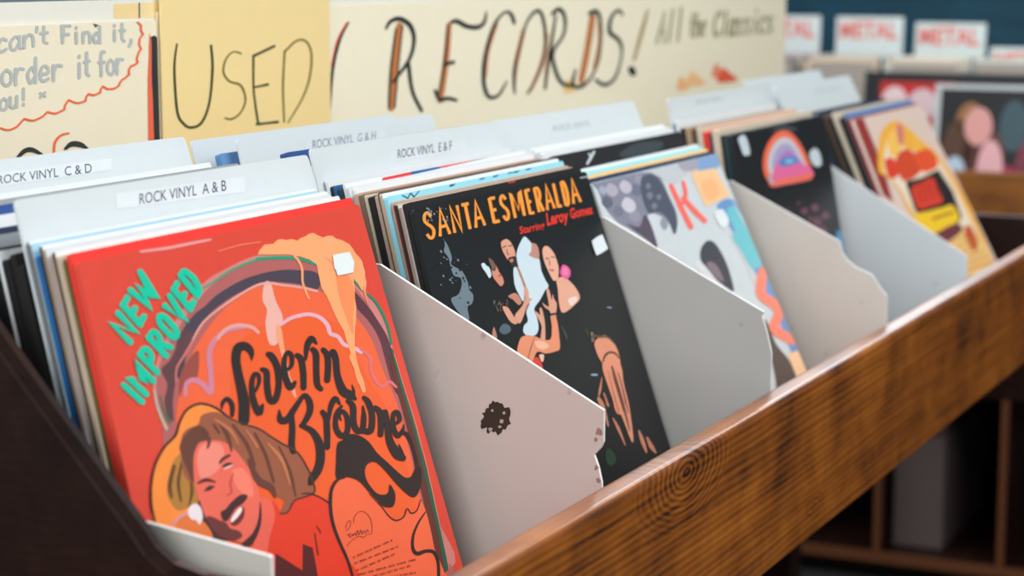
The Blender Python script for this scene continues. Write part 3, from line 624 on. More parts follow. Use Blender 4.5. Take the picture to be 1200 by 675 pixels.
# ---- pale photo sleeve ------------------------------------------------------------------
S3 = bin_sheet(3, 0.0, 0.0)
r3 = sleeve('record_sleeve', S3, (206, 214, 218), 0.004, 'pale grey photo record sleeve with coral letter K, peach square and blue strip', FRONT, True, 0.42)
p = Print(S3)
p.poly('L6', [(20, 235), (200, 195), (420, 180), (480, 230), (530, 340), (575, 440), (582, 530), (560, 588), (530, 520), (480, 470), (410, 450), (385, 480), (405, 560), (440, 660), (400, 640), (280, 560), (180, 500), (100, 400), (60, 300)], (134, 136, 152), 1)
for (x, y, r, c) in [(150, 300, 40, (176, 172, 186)), (240, 280, 40, (192, 186, 200)), (120, 380, 36, (100, 104, 122)), (260, 400, 46, (200, 198, 210)), (190, 440, 34, (120, 122, 140)), (310, 300, 36, (112, 118, 140)), (90, 300, 26, (160, 170, 190)), (300, 470, 40, (150, 148, 166)), (330, 230, 30, (150, 150, 168))]:
    p.poly('L6', [(x - r, y), (x - r * .4, y - r * 1.2), (x + r * .8, y - r * .6), (x + r, y + r * .5), (x, y + r)], c, 2)
p.poly('L6', [(350, 210), (420, 195), (470, 240), (540, 380), (580, 500), (565, 588), (525, 500), (480, 450), (440, 440), (395, 450), (360, 380), (340, 290)], (82, 88, 104), 3)
for (x, y, r) in [(400, 330, 22), (460, 340, 18), (430, 400, 20), (390, 270, 18)]: p.poly('L6', [(x - r, y), (x, y - r), (x + r, y), (x, y + r * 1.4)], (120, 126, 140), 4)
p.poly('L6', [(250, 520), (330, 540), (370, 460), (420, 560), (450, 680), (380, 620)], (92, 82, 98), 3)
p.poly('L6', [(490, 470), (520, 520), (500, 560), (470, 520)], (150, 154, 168), 3)
p.poly('L6', [(400, 165), (540, 130), (700, 90), (740, 165), (660, 180), (560, 260), (480, 220)], (196, 202, 208), 2)
p.poly('L6', [(580, 110), (640, 100), (720, 110), (700, 160), (620, 170)], (168, 164, 176), 3)
CO = (250, 112, 100)
p.stroke('L6', [(540, 268, 30), (600, 400, 34), (670, 540, 36)], CO, 5, smooth=False); p.stroke('L6', [(620, 245, 24), (636, 320, 28), (622, 380, 26)], CO, 5); p.stroke('L6', [(620, 350, 30), (690, 430, 36), (762, 500, 32)], CO, 5)
p.poly('L7', [(40, 20), (120, -25), (200, -10), (250, 140), (230, 205), (150, 225), (90, 215), (60, 160)], (132, 166, 208), 2)
p.poly('L7', [(-200, 105), (0, 58), (170, 5), (190, 40), (0, 95), (-200, 140)], (92, 122, 164), 2)
p.poly('L7', [(48, 240), (210, 208), (262, 300), (308, 392), (150, 462), (100, 350)], (250, 200, 150), 4, smooth=False)
p.poly('L7', [(120, 300), (200, 280), (240, 380), (160, 420)], (246, 186, 132), 5)
p.poly('L7', [(225, 455), (330, 418), (440, 600), (560, 800), (700, 1080), (830, 1400), (880, 1640), (800, 1700), (740, 1500), (640, 1230), (520, 980), (400, 760), (290, 560)], (112, 152, 204), 3)
p.poly('L7', [(290, 500), (350, 470), (430, 600), (520, 780), (500, 860), (400, 720)], (112, 196, 206), 4)
p.poly('L8', [(140, 20), (190, -5), (250, 90), (270, 140), (230, 170), (180, 90)], (112, 196, 206), 5)
p.stroke('L7', [(330, 440, 6), (470, 680, 14), (640, 1000, 16), (800, 1320, 14)], (196, 214, 226), 5)
p.poly('L8', [(2, 90), (20, 55), (45, 45), (75, 68), (110, 130), (135, 200), (148, 268), (110, 248), (70, 215), (30, 165), (5, 135)], (70, 72, 80), 3)
p.poly('L8', [(30, 140), (70, 150), (105, 220), (80, 215), (45, 180)], (136, 118, 126), 4)
p.poly('L8', [(-20, 150), (15, 140), (60, 200), (140, 268), (200, 320), (80, 270)], (222, 222, 226), 2)
p.stroke('L8', [(150, 20, 40), (210, 130, 36), (240, 220, 26)], (206, 206, 210), 2)
p.stroke('L8', [(275, 180, 40), (266, 250, 46), (275, 290, 44), (325, 325, 44), (345, 365, 44), (325, 425, 44), (355, 455, 44), (410, 485, 40)], (252, 138, 114), 6)
p.poly('L8', [(385, 545), (440, 522), (480, 620), (500, 700), (450, 720), (425, 650)], (250, 204, 160), 6, smooth=False)
p.poly('L8', [(285, 390), (310, 440), (335, 500), (390, 570), (425, 650), (440, 760), (350, 760), (330, 640), (305, 520)], (92, 80, 74), 4)  # shadow beside the divider, painted into the print as dark brown
p.build('cover_print', r3)
q = Print(S3, base=9e-4); q.poly('L7', [(205, 505), (235, 482), (265, 490), (300, 555), (285, 592), (255, 600), (225, 565)], (226, 234, 238), 0); st = q.build('price_sticker', r3); st['label'] = 'small white price sticker'

# ---- black sleeve with rainbow arch -------------------------------------------------------
S4 = bin_sheet(4, 0.0, 0.0)
r4 = sleeve('record_sleeve', S4, (30, 32, 34), 0.004, 'black record sleeve with a small glowing rainbow arch', FRONT, True, 0.42)
p = Print(S4)
base4, p = p, Print(S4, base=5e-4)
arch = [(158, 240), (160, 195), (178, 155), (205, 134), (235, 142), (262, 178), (282, 222), (289, 258), (270, 268), (225, 277), (182, 284), (170, 268)]
def sc(f, cx=222, cy=226): return [(cx + (x - cx) * f, cy + (y - cy) * f) for x, y in arch]
p.poly('I', sc(1.06), (250, 116, 84), 1); p.poly('I', sc(0.84, 222, 216), (206, 206, 214), 2); p.poly('I', sc(0.66, 224, 226), (176, 168, 206), 3)
p.poly('I', [(186, 232), (200, 205), (220, 190), (240, 198), (262, 222), (288, 236), (288, 262), (184, 284), (178, 262)], (236, 112, 164), 4)
p.poly('I', [(195, 222), (210, 190), (230, 186), (250, 206), (262, 222)], (186, 124, 200), 5)
p.poly('I', [(198, 222), (210, 206), (235, 200), (252, 212), (235, 224), (210, 230)], (84, 140, 204), 6)
p.poly('I', [(212, 216), (225, 210), (240, 212), (228, 220)], (150, 206, 224), 7)
p.stroke('I', [(176, 276, 12), (230, 268, 13), (288, 254, 12)], (250, 122, 76), 6)
p.stroke('I', [(172, 262, 8), (178, 276, 8)], (150, 190, 214), 7)
p.build('rainbow_emblem', r4)['label'] = 'glowing rainbow arch emblem'
p = base4
p.poly('I', [(175, 128), (210, 112), (250, 122), (235, 130), (200, 128)], (70, 74, 80), 1)
for (x, y, r) in [(800, 490, 26), (870, 470, 30), (885, 560, 34), (920, 620, 34), (840, 540, 18), (940, 520, 30), (700, 480, 10), (760, 440, 12)]:
    p.poly('L7', [(x - r, y), (x, y - r), (x + r, y), (x, y + r)], (112, 70, 84), 2)
p.poly('P', [(980, 272), (995, 278), (1003, 300), (1010, 320), (985, 310)], (70, 140, 190), 2)
p.build('cover_print', r4)
for pts in ([(82, 152), (92, 141), (104, 146), (116, 188), (110, 198), (97, 196), (88, 172)], [(284, 192), (298, 178), (312, 190), (318, 222), (304, 230), (290, 218)]):
    q = Print(S4, base=9e-4); q.poly('I', pts, (206, 218, 226), 0); st = q.build('price_sticker', r4); st['label'] = 'white oval sticker'

# ---- cream and yellow sleeve at the far end ------------------------------------------------
S5 = bin_sheet(5, 0.0, 0.0)
r5 = sleeve('record_sleeve', S5, (226, 202, 188), 0.004, 'cream and yellow record sleeve with orange-red figures and black panel', FRONT, True, 0.42)
p = Print(S5)
p.poly('I', [(340, 85), (434, 85), (474, 180), (502, 260), (522, 330), (440, 330), (380, 240), (340, 160)], (150, 52, 48), 1, smooth=False)
p.poly('I', [(480, 240), (482, 160), (495, 122), (528, 100), (566, 122), (604, 158), (642, 190), (692, 260), (742, 350), (805, 500), (815, 560), (740, 540), (680, 455), (580, 375), (540, 300), (505, 260)], (244, 178, 60), 2)
p.poly('I', [(496, 240), (500, 170), (520, 140), (560, 180), (610, 190), (650, 215), (685, 270), (725, 345), (760, 420), (770, 470), (700, 440), (590, 370), (545, 300), (512, 260)], (240, 222, 196), 3)
p.poly('I', [(505, 150), (530, 120), (548, 140), (540, 190), (515, 200)], (250, 196, 90), 4); p.poly('I', [(530, 118), (545, 112), (552, 150), (540, 170)], (214, 120, 120), 5)
p.poly('I', [(575, 140), (592, 160), (610, 200), (590, 190)], (246, 190, 70), 4)
RO = (222, 66, 36)
p.poly('I', [(498, 214), (520, 206), (540, 240), (528, 262), (508, 258)], RO, 4); p.poly('I', [(530, 205), (556, 180), (590, 200), (606, 230), (580, 262), (548, 268), (536, 240)], (214, 74, 36), 4)
p.poly('I', [(580, 192), (626, 182), (648, 226), (610, 246), (590, 222)], (232, 84, 40), 4)
p.poly('I', [(556, 272), (600, 262), (650, 238), (690, 300), (716, 372), (700, 400), (620, 392), (582, 352)], (44, 34, 32), 5, smooth=False)
p.poly('I', [(574, 290), (600, 276), (630, 262), (652, 300), (660, 330), (625, 342), (592, 348)], (224, 66, 40), 6)
for k in range(4): p.stroke('I', [(588 + k * 17, 282 - k * 6, 4), (600 + k * 17, 335 - k * 6, 4)], (120, 36, 28), 7)
p.poly('I', [(582, 368), (620, 356), (660, 346), (690, 340), (708, 380), (670, 402), (632, 420), (595, 398)], (246, 204, 44), 6)
p.stroke('I', [(634, 378, 8), (690, 358, 8)], (170, 120, 40), 7)
p.poly('I', [(636, 418), (700, 392), (716, 412), (664, 446)], (116, 56, 62), 6)
p.poly('I', [(640, 440), (720, 404), (770, 440), (812, 520), (800, 560), (720, 520)], (246, 212, 140), 5)
for k in range(6): p.stroke('I', [(668 + k * 12, 452 + k * 14, 5), (735 + k * 14, 422 + k * 15, 5)], (206, 128, 50), 6)
p.poly('I', [(722, 410), (738, 396), (760, 440), (752, 470), (735, 450)], (196, 92, 50), 6)
p.build('cover_print', r5)

# ------------------------------------------------------------------ stacks behind the front sleeves
ORD = 'first second third fourth fifth sixth seventh eighth ninth tenth eleventh twelfth thirteenth fourteenth fifteenth sixteenth seventeenth eighteenth nineteenth twentieth'.split()
COL = {'red': (226, 56, 46), 'black': (28, 28, 28), 'white': (222, 226, 228), 'cream': (206, 192, 170), 'pinkish cream': (190, 164, 148), 'brown': (92, 66, 52), 'olive': (96, 82, 40),
       'blue': (32, 92, 146), 'grey': (166, 172, 178), 'pale blue': (168, 206, 226), 'cyan': (150, 214, 228), 'navy': (34, 52, 84), 'tan': (170, 142, 110), 'maroon': (132, 44, 42),
       'yellow': (244, 204, 140), 'dark teal': (26, 60, 68), 'silver': (150, 158, 160), 'bright red': (216, 52, 40), 'deep blue': (38, 74, 136), 'sky blue': (92, 138, 190), 'pale grey': (206, 212, 216), 'speckled brown': (120, 100, 84)}
SPINES = {'cream': (186, 168, 144), 'dark': (44, 40, 38), 'tan': (150, 126, 104), 'ash': (120, 118, 116), 'pink': (170, 146, 132), 'black': (26, 26, 26), 'maroon': (110, 40, 42)}  # side edge colours; the darker ones carry the shade between packed sleeves
def stack(k, y0, items, behind, group):
    """items front to back: (colour, thickness, dz) or (colour, thickness, dz, dx)"""
    y = y0; out = []
    for i, it in enumerate(items):
        c, t, dz = it[:3]; dx = it[3] if len(it) > 3 and it[3] is not None else random.uniform(-0.0015, 0.0015)
        spine = SPINES[it[4]] if len(it) > 4 else None
        S = bin_sheet(k, y, dz, LP, dx)
        o = sleeve('record_sleeve', S, COL[c], t, '%s record sleeve standing %s behind %s' % (c, ORD[i], behind), group, spine=spine)
        out.append((o, S)); y += (t + 0.0004) / math.cos(BINS[k]['th'])
    return out, y

s1, y1 = stack(1, 0.0046, [('red', .0028, .0042, .0), ('olive', .0022, .001), ('cream', .0028, .0028, -.002, 'cream'), ('white', .0022, .0052, None, 'dark'), ('pinkish cream', .0032, .0030, None, 'pink'), ('pale grey', .0024, .0062, None, 'tan'),
                           ('white', .0020, .0078, None, 'dark'), ('blue', .0034, .002), ('pale blue', .0018, .0082, None, 'ash'), ('white', .0014, .0096, None, 'dark')], 'the red beer mug sleeve', 'record sleeves stacked behind the red front sleeve')
s1b, _ = stack(1, y1 + 0.005, [('black', .0045, -.004), ('black', .004, .002), ('black', .005, -.001), ('white', .0022, .003), ('black', .005, .004), ('black', .006, .002), ('grey', .003, .009), ('black', .005, .006),
                               ('black', .005, .008), ('navy', .004, .010), ('white', .006, .0165), ('deep blue', .007, .021), ('white', .005, .016), ('silver', .006, .022, .024), ('white', .006, .0245)],
               'the A & B divider card', 'record sleeves between the A & B and C & D cards')
s1c, _ = stack(1, 0.1435, [('white', .006, .018), ('black', .006, .014), ('grey', .006, .018)], 'the C & D divider card', 'record sleeves behind the C & D card')
s2, y2 = stack(2, 0.0046, [('black', .0034, .0044, .0), ('white', .0024, .002, -.001, 'pink'), ('cream', .0024, .0035, None, 'dark'), ('maroon', .0012, .003), ('pinkish cream', .0022, .0045), ('cyan', .0034, .0085), ('white', .0026, .0105, -.001, 'cream'), ('brown', .0012, .0112), ('pinkish cream', .0028, .0088),
                           ('black', .0050, .0085), ('cream', .0026, .0090), ('speckled brown', .0032, .0092), ('pinkish cream', .0040, .0098), ('white', .0022, .0128, .004), ('pale grey', .0024, .0140), ('white', .0022, .0165), ('dark teal', .0044, .013), ('blue', .0026, .0145), ('black', .0026, .014), ('white', .0026, .0185)],
               'the black sleeve with orange title', 'record sleeves stacked behind the orange title')
s2b, _ = stack(2, y2 + 0.008, [('white', .006, .0235), ('black', .005, .020), ('white', .006, .026), ('deep blue', .006, .0375, -.002), ('grey', .006, .028)], 'the E & F divider card', 'record sleeves between the E & F and G & H cards')
s2c, _ = stack(2, 0.1405, [('white', .005, .026), ('sky blue', .005, .036, -.019)], 'the G & H divider card', 'record sleeves behind the G & H card')
s3, y3 = stack(3, 0.0046, [('navy', .0030, .0025), ('yellow', .0032, .0048), ('cyan', .0026, .0070), ('white', .0040, .0095)], 'the pale photo sleeve', 'record sleeves stacked behind the pale photo sleeve')
s3b, y3b = stack(3, y3 + 0.010, [('black', .0045, .0215), ('white', .0034, .0245), ('pale grey', .0040, .026), ('white', .0040, .0285)], 'the stack behind the pale photo sleeve', 'record sleeves before the faintly labelled card of the third compartment')
s4, y4 = stack(4, 0.0046, [('dark teal', .0040, .000), ('black', .0034, -.001), ('cream', .0076, .0045), ('navy', .0036, .000), ('bright red', .0066, .0020), ('cream', .0056, .0070), ('brown', .0056, .005), ('tan', .0056, .0060), ('black', .0056, .005), ('white', .004, .0125)],
               'the black rainbow sleeve', 'record sleeves stacked behind the rainbow arch')
s5, y5 = stack(5, 0.0046, [('maroon', .0042, .0015), ('sky blue', .0016, .0065, None, 'black'), ('black', .0072, .003), ('cream', .0056, .0085), ('black', .0060, .003), ('brown', .0036, .0045), ('black', .0062, .005), ('navy', .0044, .0065), ('black', .0062, .007)],
               'the cream and yellow sleeve', 'record sleeves stacked behind the cream and yellow sleeve')
print('STACK ENDS', y1, y2, y3b, y4, y5)

# print along the visible top strips of a few stacked sleeves
o, S = s2[5]; p = Print(S)
p.text('W', ((474, 234), (489, 231), (470, 229), (492, 223)), (70, 90, 120), 0)
for (x, y) in ((530, 217), (565, 209), (581, 206), (598, 202), (605, 201), (619, 198)): p.poly('P', [(x - 4, y + 2), (x - 3, y - 2.5), (x + 3.5, y - 4), (x + 1, y + 1)], (40, 76, 130), 0, smooth=False)
p.build('cover_print', o)
o, S = s2[0]; p = Print(S); p.stroke('L2', [(90, 190), (128, 183)], (214, 50, 50), 0, w=12); p.build('cover_print', o)
o, S = s2[15]; p = Print(S)
for (a, b, c) in ((0, .2, (222, 52, 60)), (.2, .4, (26, 92, 150)), (.4, .62, (222, 52, 60)), (.62, .75, (60, 110, 140)), (.75, 1, (222, 60, 60))):
    q = lambda t: (448 + (615 - 448) * t, 212.5 + (175 - 212.5) * t)
    x0, ya = q(a); x1, yb = q(b); p.poly('P', [(x0, ya), (x1, yb), (x1, yb - 4), (x0, ya - 4)], c, 0, smooth=False)
p.build('cover_print', o)
o, S = s3b[0]; p = Print(S)
p.stroke('P', [(688, 192, 2.5), (692, 185, 3), (696, 178, 3)], (196, 206, 212), 0); p.stroke('P', [(690, 180, 2), (693, 186, 2)], (196, 206, 212), 0)
p.poly('P', [(725, 182), (745, 168), (775, 166), (772, 176), (745, 184)], (58, 66, 70), 0)
p.build('cover_print', o)

# ------------------------------------------------------------------ divider cards
CARD = (208, 217, 220)
CG = 'white divider cards standing among the records'
def card(k, y, dz, W, label, txt=None, tq=None, sq=None, dx=0.0, ink=(70, 66, 96), sc=(216, 224, 227)):
    S = bin_sheet(k, y - dz * math.tan(BINS[k]['th']), dz, W, dx)
    o = link('divider_card', sheet_bm(S, 0.0016, 14, 14, 0.004), [paper(CARD, 0.42, 0.03)] * 2, None, S.loc, S.rot)
    tag(o, label, 'divider card', CG)
    if txt:
        p = Print(S)
        if sq: p.poly('P', sq, sc, 0, smooth=False)
        p.text(txt, tq, ink, 1)
        st = p.build('label_sticker', o); st['label'] = 'printed white label sticker'
    return o
card(1, 0.0445, 0.0325, 0.322, 'white divider card labelled ROCK VINYL A & B behind the red front sleeve', 'ROCK VINYL  A & B', ((163.3, 239.5), (265, 223.3), (163, 227), (264.5, 210.8)), [(135, 227), (286.7, 206.7), (286.7, 225), (136.7, 245)])
card(1, 0.150, 0.0415, 0.324, 'white divider card labelled ROCK VINYL C & D below the speech bubble sign', 'ROCK VINYL  C & D', ((-3, 216), (107.5, 202), (-3, 206), (106.7, 191.3)), [(-25, 206), (130.7, 185.3), (130.7, 199), (-25, 222)])
card(2, 0.0845, 0.0415, 0.322, 'white divider card labelled ROCK VINYL E & F behind the orange-titled black sleeve', 'ROCK VINYL  E & F', ((465.7, 185.5), (529.3, 175.5), (465.7, 175.5), (529.3, 165)), [(456, 178), (546, 163), (546, 176), (456, 191)], sc=(211, 219, 222), dx=-.008)
card(2, 0.149, 0.046, 0.322, 'white divider card labelled ROCK VINYL G & H under the RECORDS banner', 'ROCK VINYL  G & H', ((366, 174.5), (440, 163.5), (366, 164.5), (440, 153.5)), [(358, 168), (452, 153), (452, 165), (358, 180)], sc=(211, 219, 222), dx=-.008, ink=(120, 124, 146))
card(2, 0.182, 0.045, 0.322, 'blank white divider card rearmost of its compartment, below the yellow USED card', dx=-.021)
card(3, 0.097, 0.051, 0.332, 'white divider card with faint label behind the pale photo sleeve', 'ROCK VINYL', ((648, 154), (692, 147.5), (648, 147), (692, 140.5)), dx=0.0, ink=(176, 184, 190))
card(4, 0.071, 0.035, 0.330, 'white divider card with faint label behind the black rainbow sleeve', 'ROCK VINYL', ((815, 123), (848, 118), (815, 117), (848, 112)), dx=0.0, ink=(184, 192, 200))
card(5, 0.128, 0.046, 0.322, 'plain white divider card rearmost in the far compartment', dx=-.05)
card(5, 0.086, 0.040, 0.322, 'white divider card with faint label behind the cream and yellow sleeve', 'ROCK VINYL', ((955, 110), (985, 106), (955, 104), (985, 100)), dx=-.052, ink=(190, 196, 204))

# ------------------------------------------------------------------ the wooden record bin
wood_rail = wood('pine_rail_varnished', (50, 24, 8), (142, 78, 18), (190, 116, 38), (2.5, 60, 70), 0.30, knots=[(805, 553, 0.016, 0.055), (953, 593, 0.004, 0.014), (1042, 470, 0.006, 0.03)])
wood_dark = wood('dark_stained_shaded_wood', (26, 13, 10), (38, 21, 16), (52, 31, 25), (2.5, 30, 30), 0.30, spec=0.35, rings=False)
wood_in = wood('plain_brown_wood', (50, 30, 16), (92, 56, 28), (118, 76, 40), (2.5, 30, 30), 0.5)
binroot = empty('record_bin', 'long wooden record bin with varnished front rail, full of records', 'record bin', (1.0, 0.05, -0.96))
def part(name, bm, m, label=None, root=None, smooth=False):
    root = root or binroot
    bmesh.ops.translate(bm, verts=list(bm.verts), vec=-root.location)
    o = link(name, bm, m, root, smooth=smooth)
    if label: o['label'] = label
    return o
# rail: rounded upper edges
def rail_outline(y0, y1, z0, z1, r):
    o = [(y1, z0), (y1, z1 - r)]
    o += [(y1 - r + r * math.cos(a), z1 - r + r * math.sin(a)) for a in [math.pi / 2 * i / 5 for i in range(1, 6)]]
    o += [(y0 + r + r * math.cos(a), z1 - r + r * math.sin(a)) for a in [math.pi / 2 + math.pi / 2 * i / 5 for i in range(0, 6)]]
    o += [(y0, z0 + 0.003), (y0 + 0.003, z0)]
    return o
part('front_rail', prism_bm(rail_outline(-0.1925, -0.1705, -0.334, -0.1915, 0.0055), 'x', -0.046, 2.10), wood_rail, 'varnished orange-brown pine rail', smooth=False)
eo = [(-0.1700, -0.333), (0.262, -0.333), (0.262, 0.10), (0.20, 0.09), (0.10, 0.035), (0.032, -0.026), (-0.002, -0.064), (-0.030, -0.094), (-0.050, -0.116), (-0.068, -0.135), (-0.077, -0.146), (-0.088, -0.1535), (-0.108, -0.1575), (-0.1700, -0.161)]
bm = prism_bm(eo, 'x', -0.046, -0.029)
es = [e for e in bm.edges if abs(e.verts[0].co.x - e.verts[1].co.x) < 1e-6 and len(e.link_faces) == 2 and abs(e.link_faces[0].normal.dot(e.link_faces[1].normal)) < 0.5]
bmesh.ops.bevel(bm, geom=es, offset=0.0055, segments=4, affect='EDGES')
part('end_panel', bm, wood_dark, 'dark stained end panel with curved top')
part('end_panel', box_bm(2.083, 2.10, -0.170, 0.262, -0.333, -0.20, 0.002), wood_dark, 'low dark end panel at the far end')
part('back_panel', box_bm(-0.046, 2.10, 0.283, 0.300, -0.955, 0.128, 0.001), wood_in)
part('floor_board', box_bm(-0.029, 2.083, -0.168, 0.2825, -0.345, -0.3335, 0.001), wood_in)
xs = [-0.0275, 0.3525, 0.7125, 1.0725, 1.4325, 2.082]
for i in range(5):
    zf = BINS[i + 1]['zf']
    part('compartment_floor', box_bm(xs[i] + 0.004, xs[i + 1] - 0.002, -0.165, 0.281, -0.333, zf - 0.0008 - (0.6 * LP * math.tan(BINS[i + 1]['tw']) + 0.0085) * math.sin(BINS[i + 1]['th'])), wood_in)
for x in (0.05, 2.03):
    part('leg', box_bm(x - 0.025, x + 0.025, 0.222, 0.272, -0.955, -0.346, 0.003), wood_dark)
for x in (0.05,):
    part('leg', box_bm(x - 0.025, x + 0.025, -0.15, -0.10, -0.955, -0.346, 0.003), wood_dark)

core = paper((228, 230, 228), 0.6, 0.03)
def px_plane(x, pts):
    out = []
    for (a, b) in pts:
        d = ray(a, b); q = CAM + d * ((x - CAM.x) / d.x); out.append((q.y, q.z))
    return out
def divider(x, top, front, mats, label, zf):
    ol = px_plane(x, front)
    ol = [(0.16, top)] + ol
    last = ol[-1]
    ol += [(min(last[0] - 0.001, -0.1690), -0.215)] if last[0] < -0.14 else [(last[0], -0.215)]
    ol = [(max(a, -0.1695), b) for a, b in ol]
    ol += [(-0.160, zf), (0.16, zf)]
    bm = prism_bm(ol, 'x', x, x + 0.003, edge_slot=1)
    return part('divider', bm, [mats, core], label)
lam = board('grey_laminate', (194, 182, 176), (180, 168, 162))
lam2 = board('grey_laminate_cool', (180, 180, 177), (166, 166, 163))
lam3 = board('beige_laminate', (204, 199, 194), (198, 182, 164))
lam4 = board('white_laminate', (212, 221, 225), (200, 210, 215))
d1 = divider(0.355, -0.045, [(445, 310), (707.3, 480.8), (709.4, 500.5), (712, 518.5), (704, 525), (696, 533.5), (701, 548), (704.8, 566)], lam, 'grey laminate divider with dark hole and chipped edge', BINS[1]['zf'])
divider(0.715, -0.05, [(708, 255), (895.3, 366), (892.5, 370), (898, 388), (904.8, 414), (905.5, 430), (909, 449)], lam2, 'grey laminate divider before the pale photo sleeve', BINS[2]['zf'])
divider(1.075, -0.05, [(857, 212), (984, 283), (987, 296), (992, 304), (1002, 313), (1022, 322), (1033, 340), (1045, 347), (1056, 353), (1057.5, 367)], lam3, 'beige laminate divider with torn front edge', BINS[3]['zf'])
divider(1.435, -0.06, [(967, 190), (1133, 300), (1133, 325)], lam4, 'white laminate divider before the cream and yellow sleeve', BINS[4]['zf'])
ol = px_plane(-0.006, [(165, 608), (185, 613.5), (318, 650), (320.5, 652), (322, 700)])
ol = [(0.05, -0.135)] + ol + [(ol[-1][0], -0.332), (0.05, -0.332)]
part('divider', prism_bm(ol, 'x', -0.009, -0.006, edge_slot=1), [board('pale_laminate', (190, 188, 180), (176, 174, 168)), core], 'pale low divider inside the end panel')
# the ragged dark hole through the first divider's laminate, on its own plane
class Side:
    k = 0.0
    def __init__(s, x): s.x = x
    def uv(s, px, py):
        d = ray(px, py); q = CAM + d * ((s.x - CAM.x) / d.x); return q.y, q.z
rnd = random.Random(11)
S = Side(0.3549)
def blobs(name, items, mats, label):
    bm = bmesh.new()
    for (cx, cy, r, jag, n, h, mat) in items:
        pts = []
        for i in range(n):
            a = 2 * math.pi * i / n; rr = r * (1 + rnd.uniform(-jag, jag)); pts.append(S.uv(cx + rr * math.cos(a), cy + rr * math.sin(a) * 1.12))
        vs = [bm.verts.new((h, *q)) for q in pts]
        for t in tessellate_polygon([[Vector((q[0], q[1], 0)) for q in pts]]):
            f = bm.faces.new([vs[i] for i in t]); f.material_index = mat
    bmesh.ops.translate(bm, verts=list(bm.verts), vec=-binroot.location)
    o = link(name, bm, [paper(m, 0.75) for m in mats], d1); o['label'] = label
blobs('torn_patch', [(580.5, 490, 16.5, 0.2, 40, 0.3548, 0)] + [(cx, cy, r, 0.3, 9, 0.3547, 1) for cx, cy, r in ((588, 494, 2.4), (575, 503, 2.2), (586, 500, 1.8), (577, 481, 1.6), (591, 484, 1.8))], [(52, 38, 30), (168, 154, 148)], 'dark ragged bare patch in the laminate')
for cx, cy, r in ((702, 506, 4.0), (698.5, 515.5, 2.4), (699, 548, 2.6), (701, 563, 2.8)): blobs('stain', [(cx, cy, r, 0.3, 10, 0.3548, 0)], [(150, 112, 104)], 'reddish brown stain near the chipped edge')

# ------------------------------------------------------------------ hand-lettered signs
def sign(name, y, x0, x1, z0, z1, color, label, cat='sign', t=0.0012):
    S = Wall(y, x0, x1, z0, z1)
    bm = box_bm(0, x1 - x0, 0, t, 0, z1 - z0)
    o = link(name, bm, paper(color, 0.6, 0.025), None, S.loc)
    tag(o, label, cat)
    return o, S
CREAM, YEL = (238, 228, 202), (242, 216, 154)
# backing board
o, S = sign('sign_board', 0.277, -0.02, 2.085, -0.10, 0.1365, (230, 228, 216), 'long white backing board along the top of the record bin', 'sign board', 0.005)
p = Print(S)
p.poly('S0', [(800, 30), (970, 22), (972, 130), (800, 130)], (240, 212, 150), 0, smooth=False); p.poly('S0', [(985, 22), (1160, 15), (1160, 128), (985, 128)], (238, 216, 160), 0, smooth=False)
p.stroke('S0', [(978, 20), (978, 125)], (70, 76, 60), 1, w=8, smooth=False); p.build('tape_strip', o)
# speech bubble sign
o, S = sign('paper_sign', 0.2750, -0.015, 0.4655, -0.08, 0.1195, CREAM, 'cream paper sign with orange speech bubble and blue-grey handwriting')
p = Print(S, step=2e-4); GB = (180, 187, 186)
word(p, 'can\'t', ((-4, 62), (57, 50), (-4, 38), (57, 30)), GB, 1, 3.5, cells=[(0, .2), (.24, .46), (.5, .72), (.74, .8), (.82, 1)])
word(p, 'Find', ((71, 50), (119, 50), (71, 30), (119, 31)), GB, 1, 3.5)
word(p, 'it,', ((129, 47), (157, 49), (129, 28), (157, 28)), GB, 1, 3.5)
word(p, 'order', ((0, 101), (74, 93), (0, 71), (74, 65)), GB, 1, 3.7)
word(p, 'it', ((88, 92), (106, 88), (88, 64), (106, 61)), GB, 1, 3.9)
word(p, 'for', ((114, 89), (145, 86), (113, 60), (145, 58)), GB, 1, 3.5)
word(p, 'ou!', ((-2, 130), (33, 122), (-2, 108), (33, 103)), GB, 1, 3.5)
word(p, '*', ((44, 118), (55, 116), (44, 106), (55, 104)), GB, 1, 3)
OR = (240, 108, 62)
sc_ = [(157, 22), (165, 30), (167, 40), (163, 48), (165, 57), (161, 65), (161, 73), (153, 77), (151, 87), (143, 93), (139, 100), (130, 104), (120, 101), (117, 108), (103, 110), (100, 118), (80, 117), (75, 128), (55, 131), (50, 136), (28, 139), (20, 148), (0, 150)]
for i in range(len(sc_) - 1):
    a, b = sc_[i], sc_[i + 1]
    mx, my = (a[0] + b[0]) / 2, (a[1] + b[1]) / 2; dx, dy = b[0] - a[0], b[1] - a[1]
    p.stroke('P', [a, (mx - dy * .16, my - dx * .16), b], OR, 2, w=2.2)
p.poly('S0', [(1058, 258), (1085, 250), (1110, 262), (1125, 246), (1148, 290), (1152, 420), (1140, 470), (1140, 700), (1150, 980), (1075, 985), (1068, 700)], (40, 46, 48), 1, smooth=False)
p.poly('S0', [(1048, 225), (1062, 300), (1062, 560), (1070, 700), (1078, 985), (1040, 985), (1036, 560), (1044, 400)], (240, 104, 72), 2, smooth=False)
p.stroke('S1', [(62, 552, 12), (85, 530, 16), (110, 526, 16), (145, 542, 8)], (46, 52, 50), 2); p.stroke('S1', [(228, 522, 10), (250, 506, 18), (280, 508, 18), (305, 522, 8)], (46, 52, 50), 2)
p.stroke('S1', [(188, 535, 8), (192, 500, 9), (212, 476, 8), (240, 468, 6)], OR, 2)
p.poly('S1', [(325, 75), (345, 88), (335, 97)], (120, 92, 40), 2, smooth=False)
p.build('lettering', o)
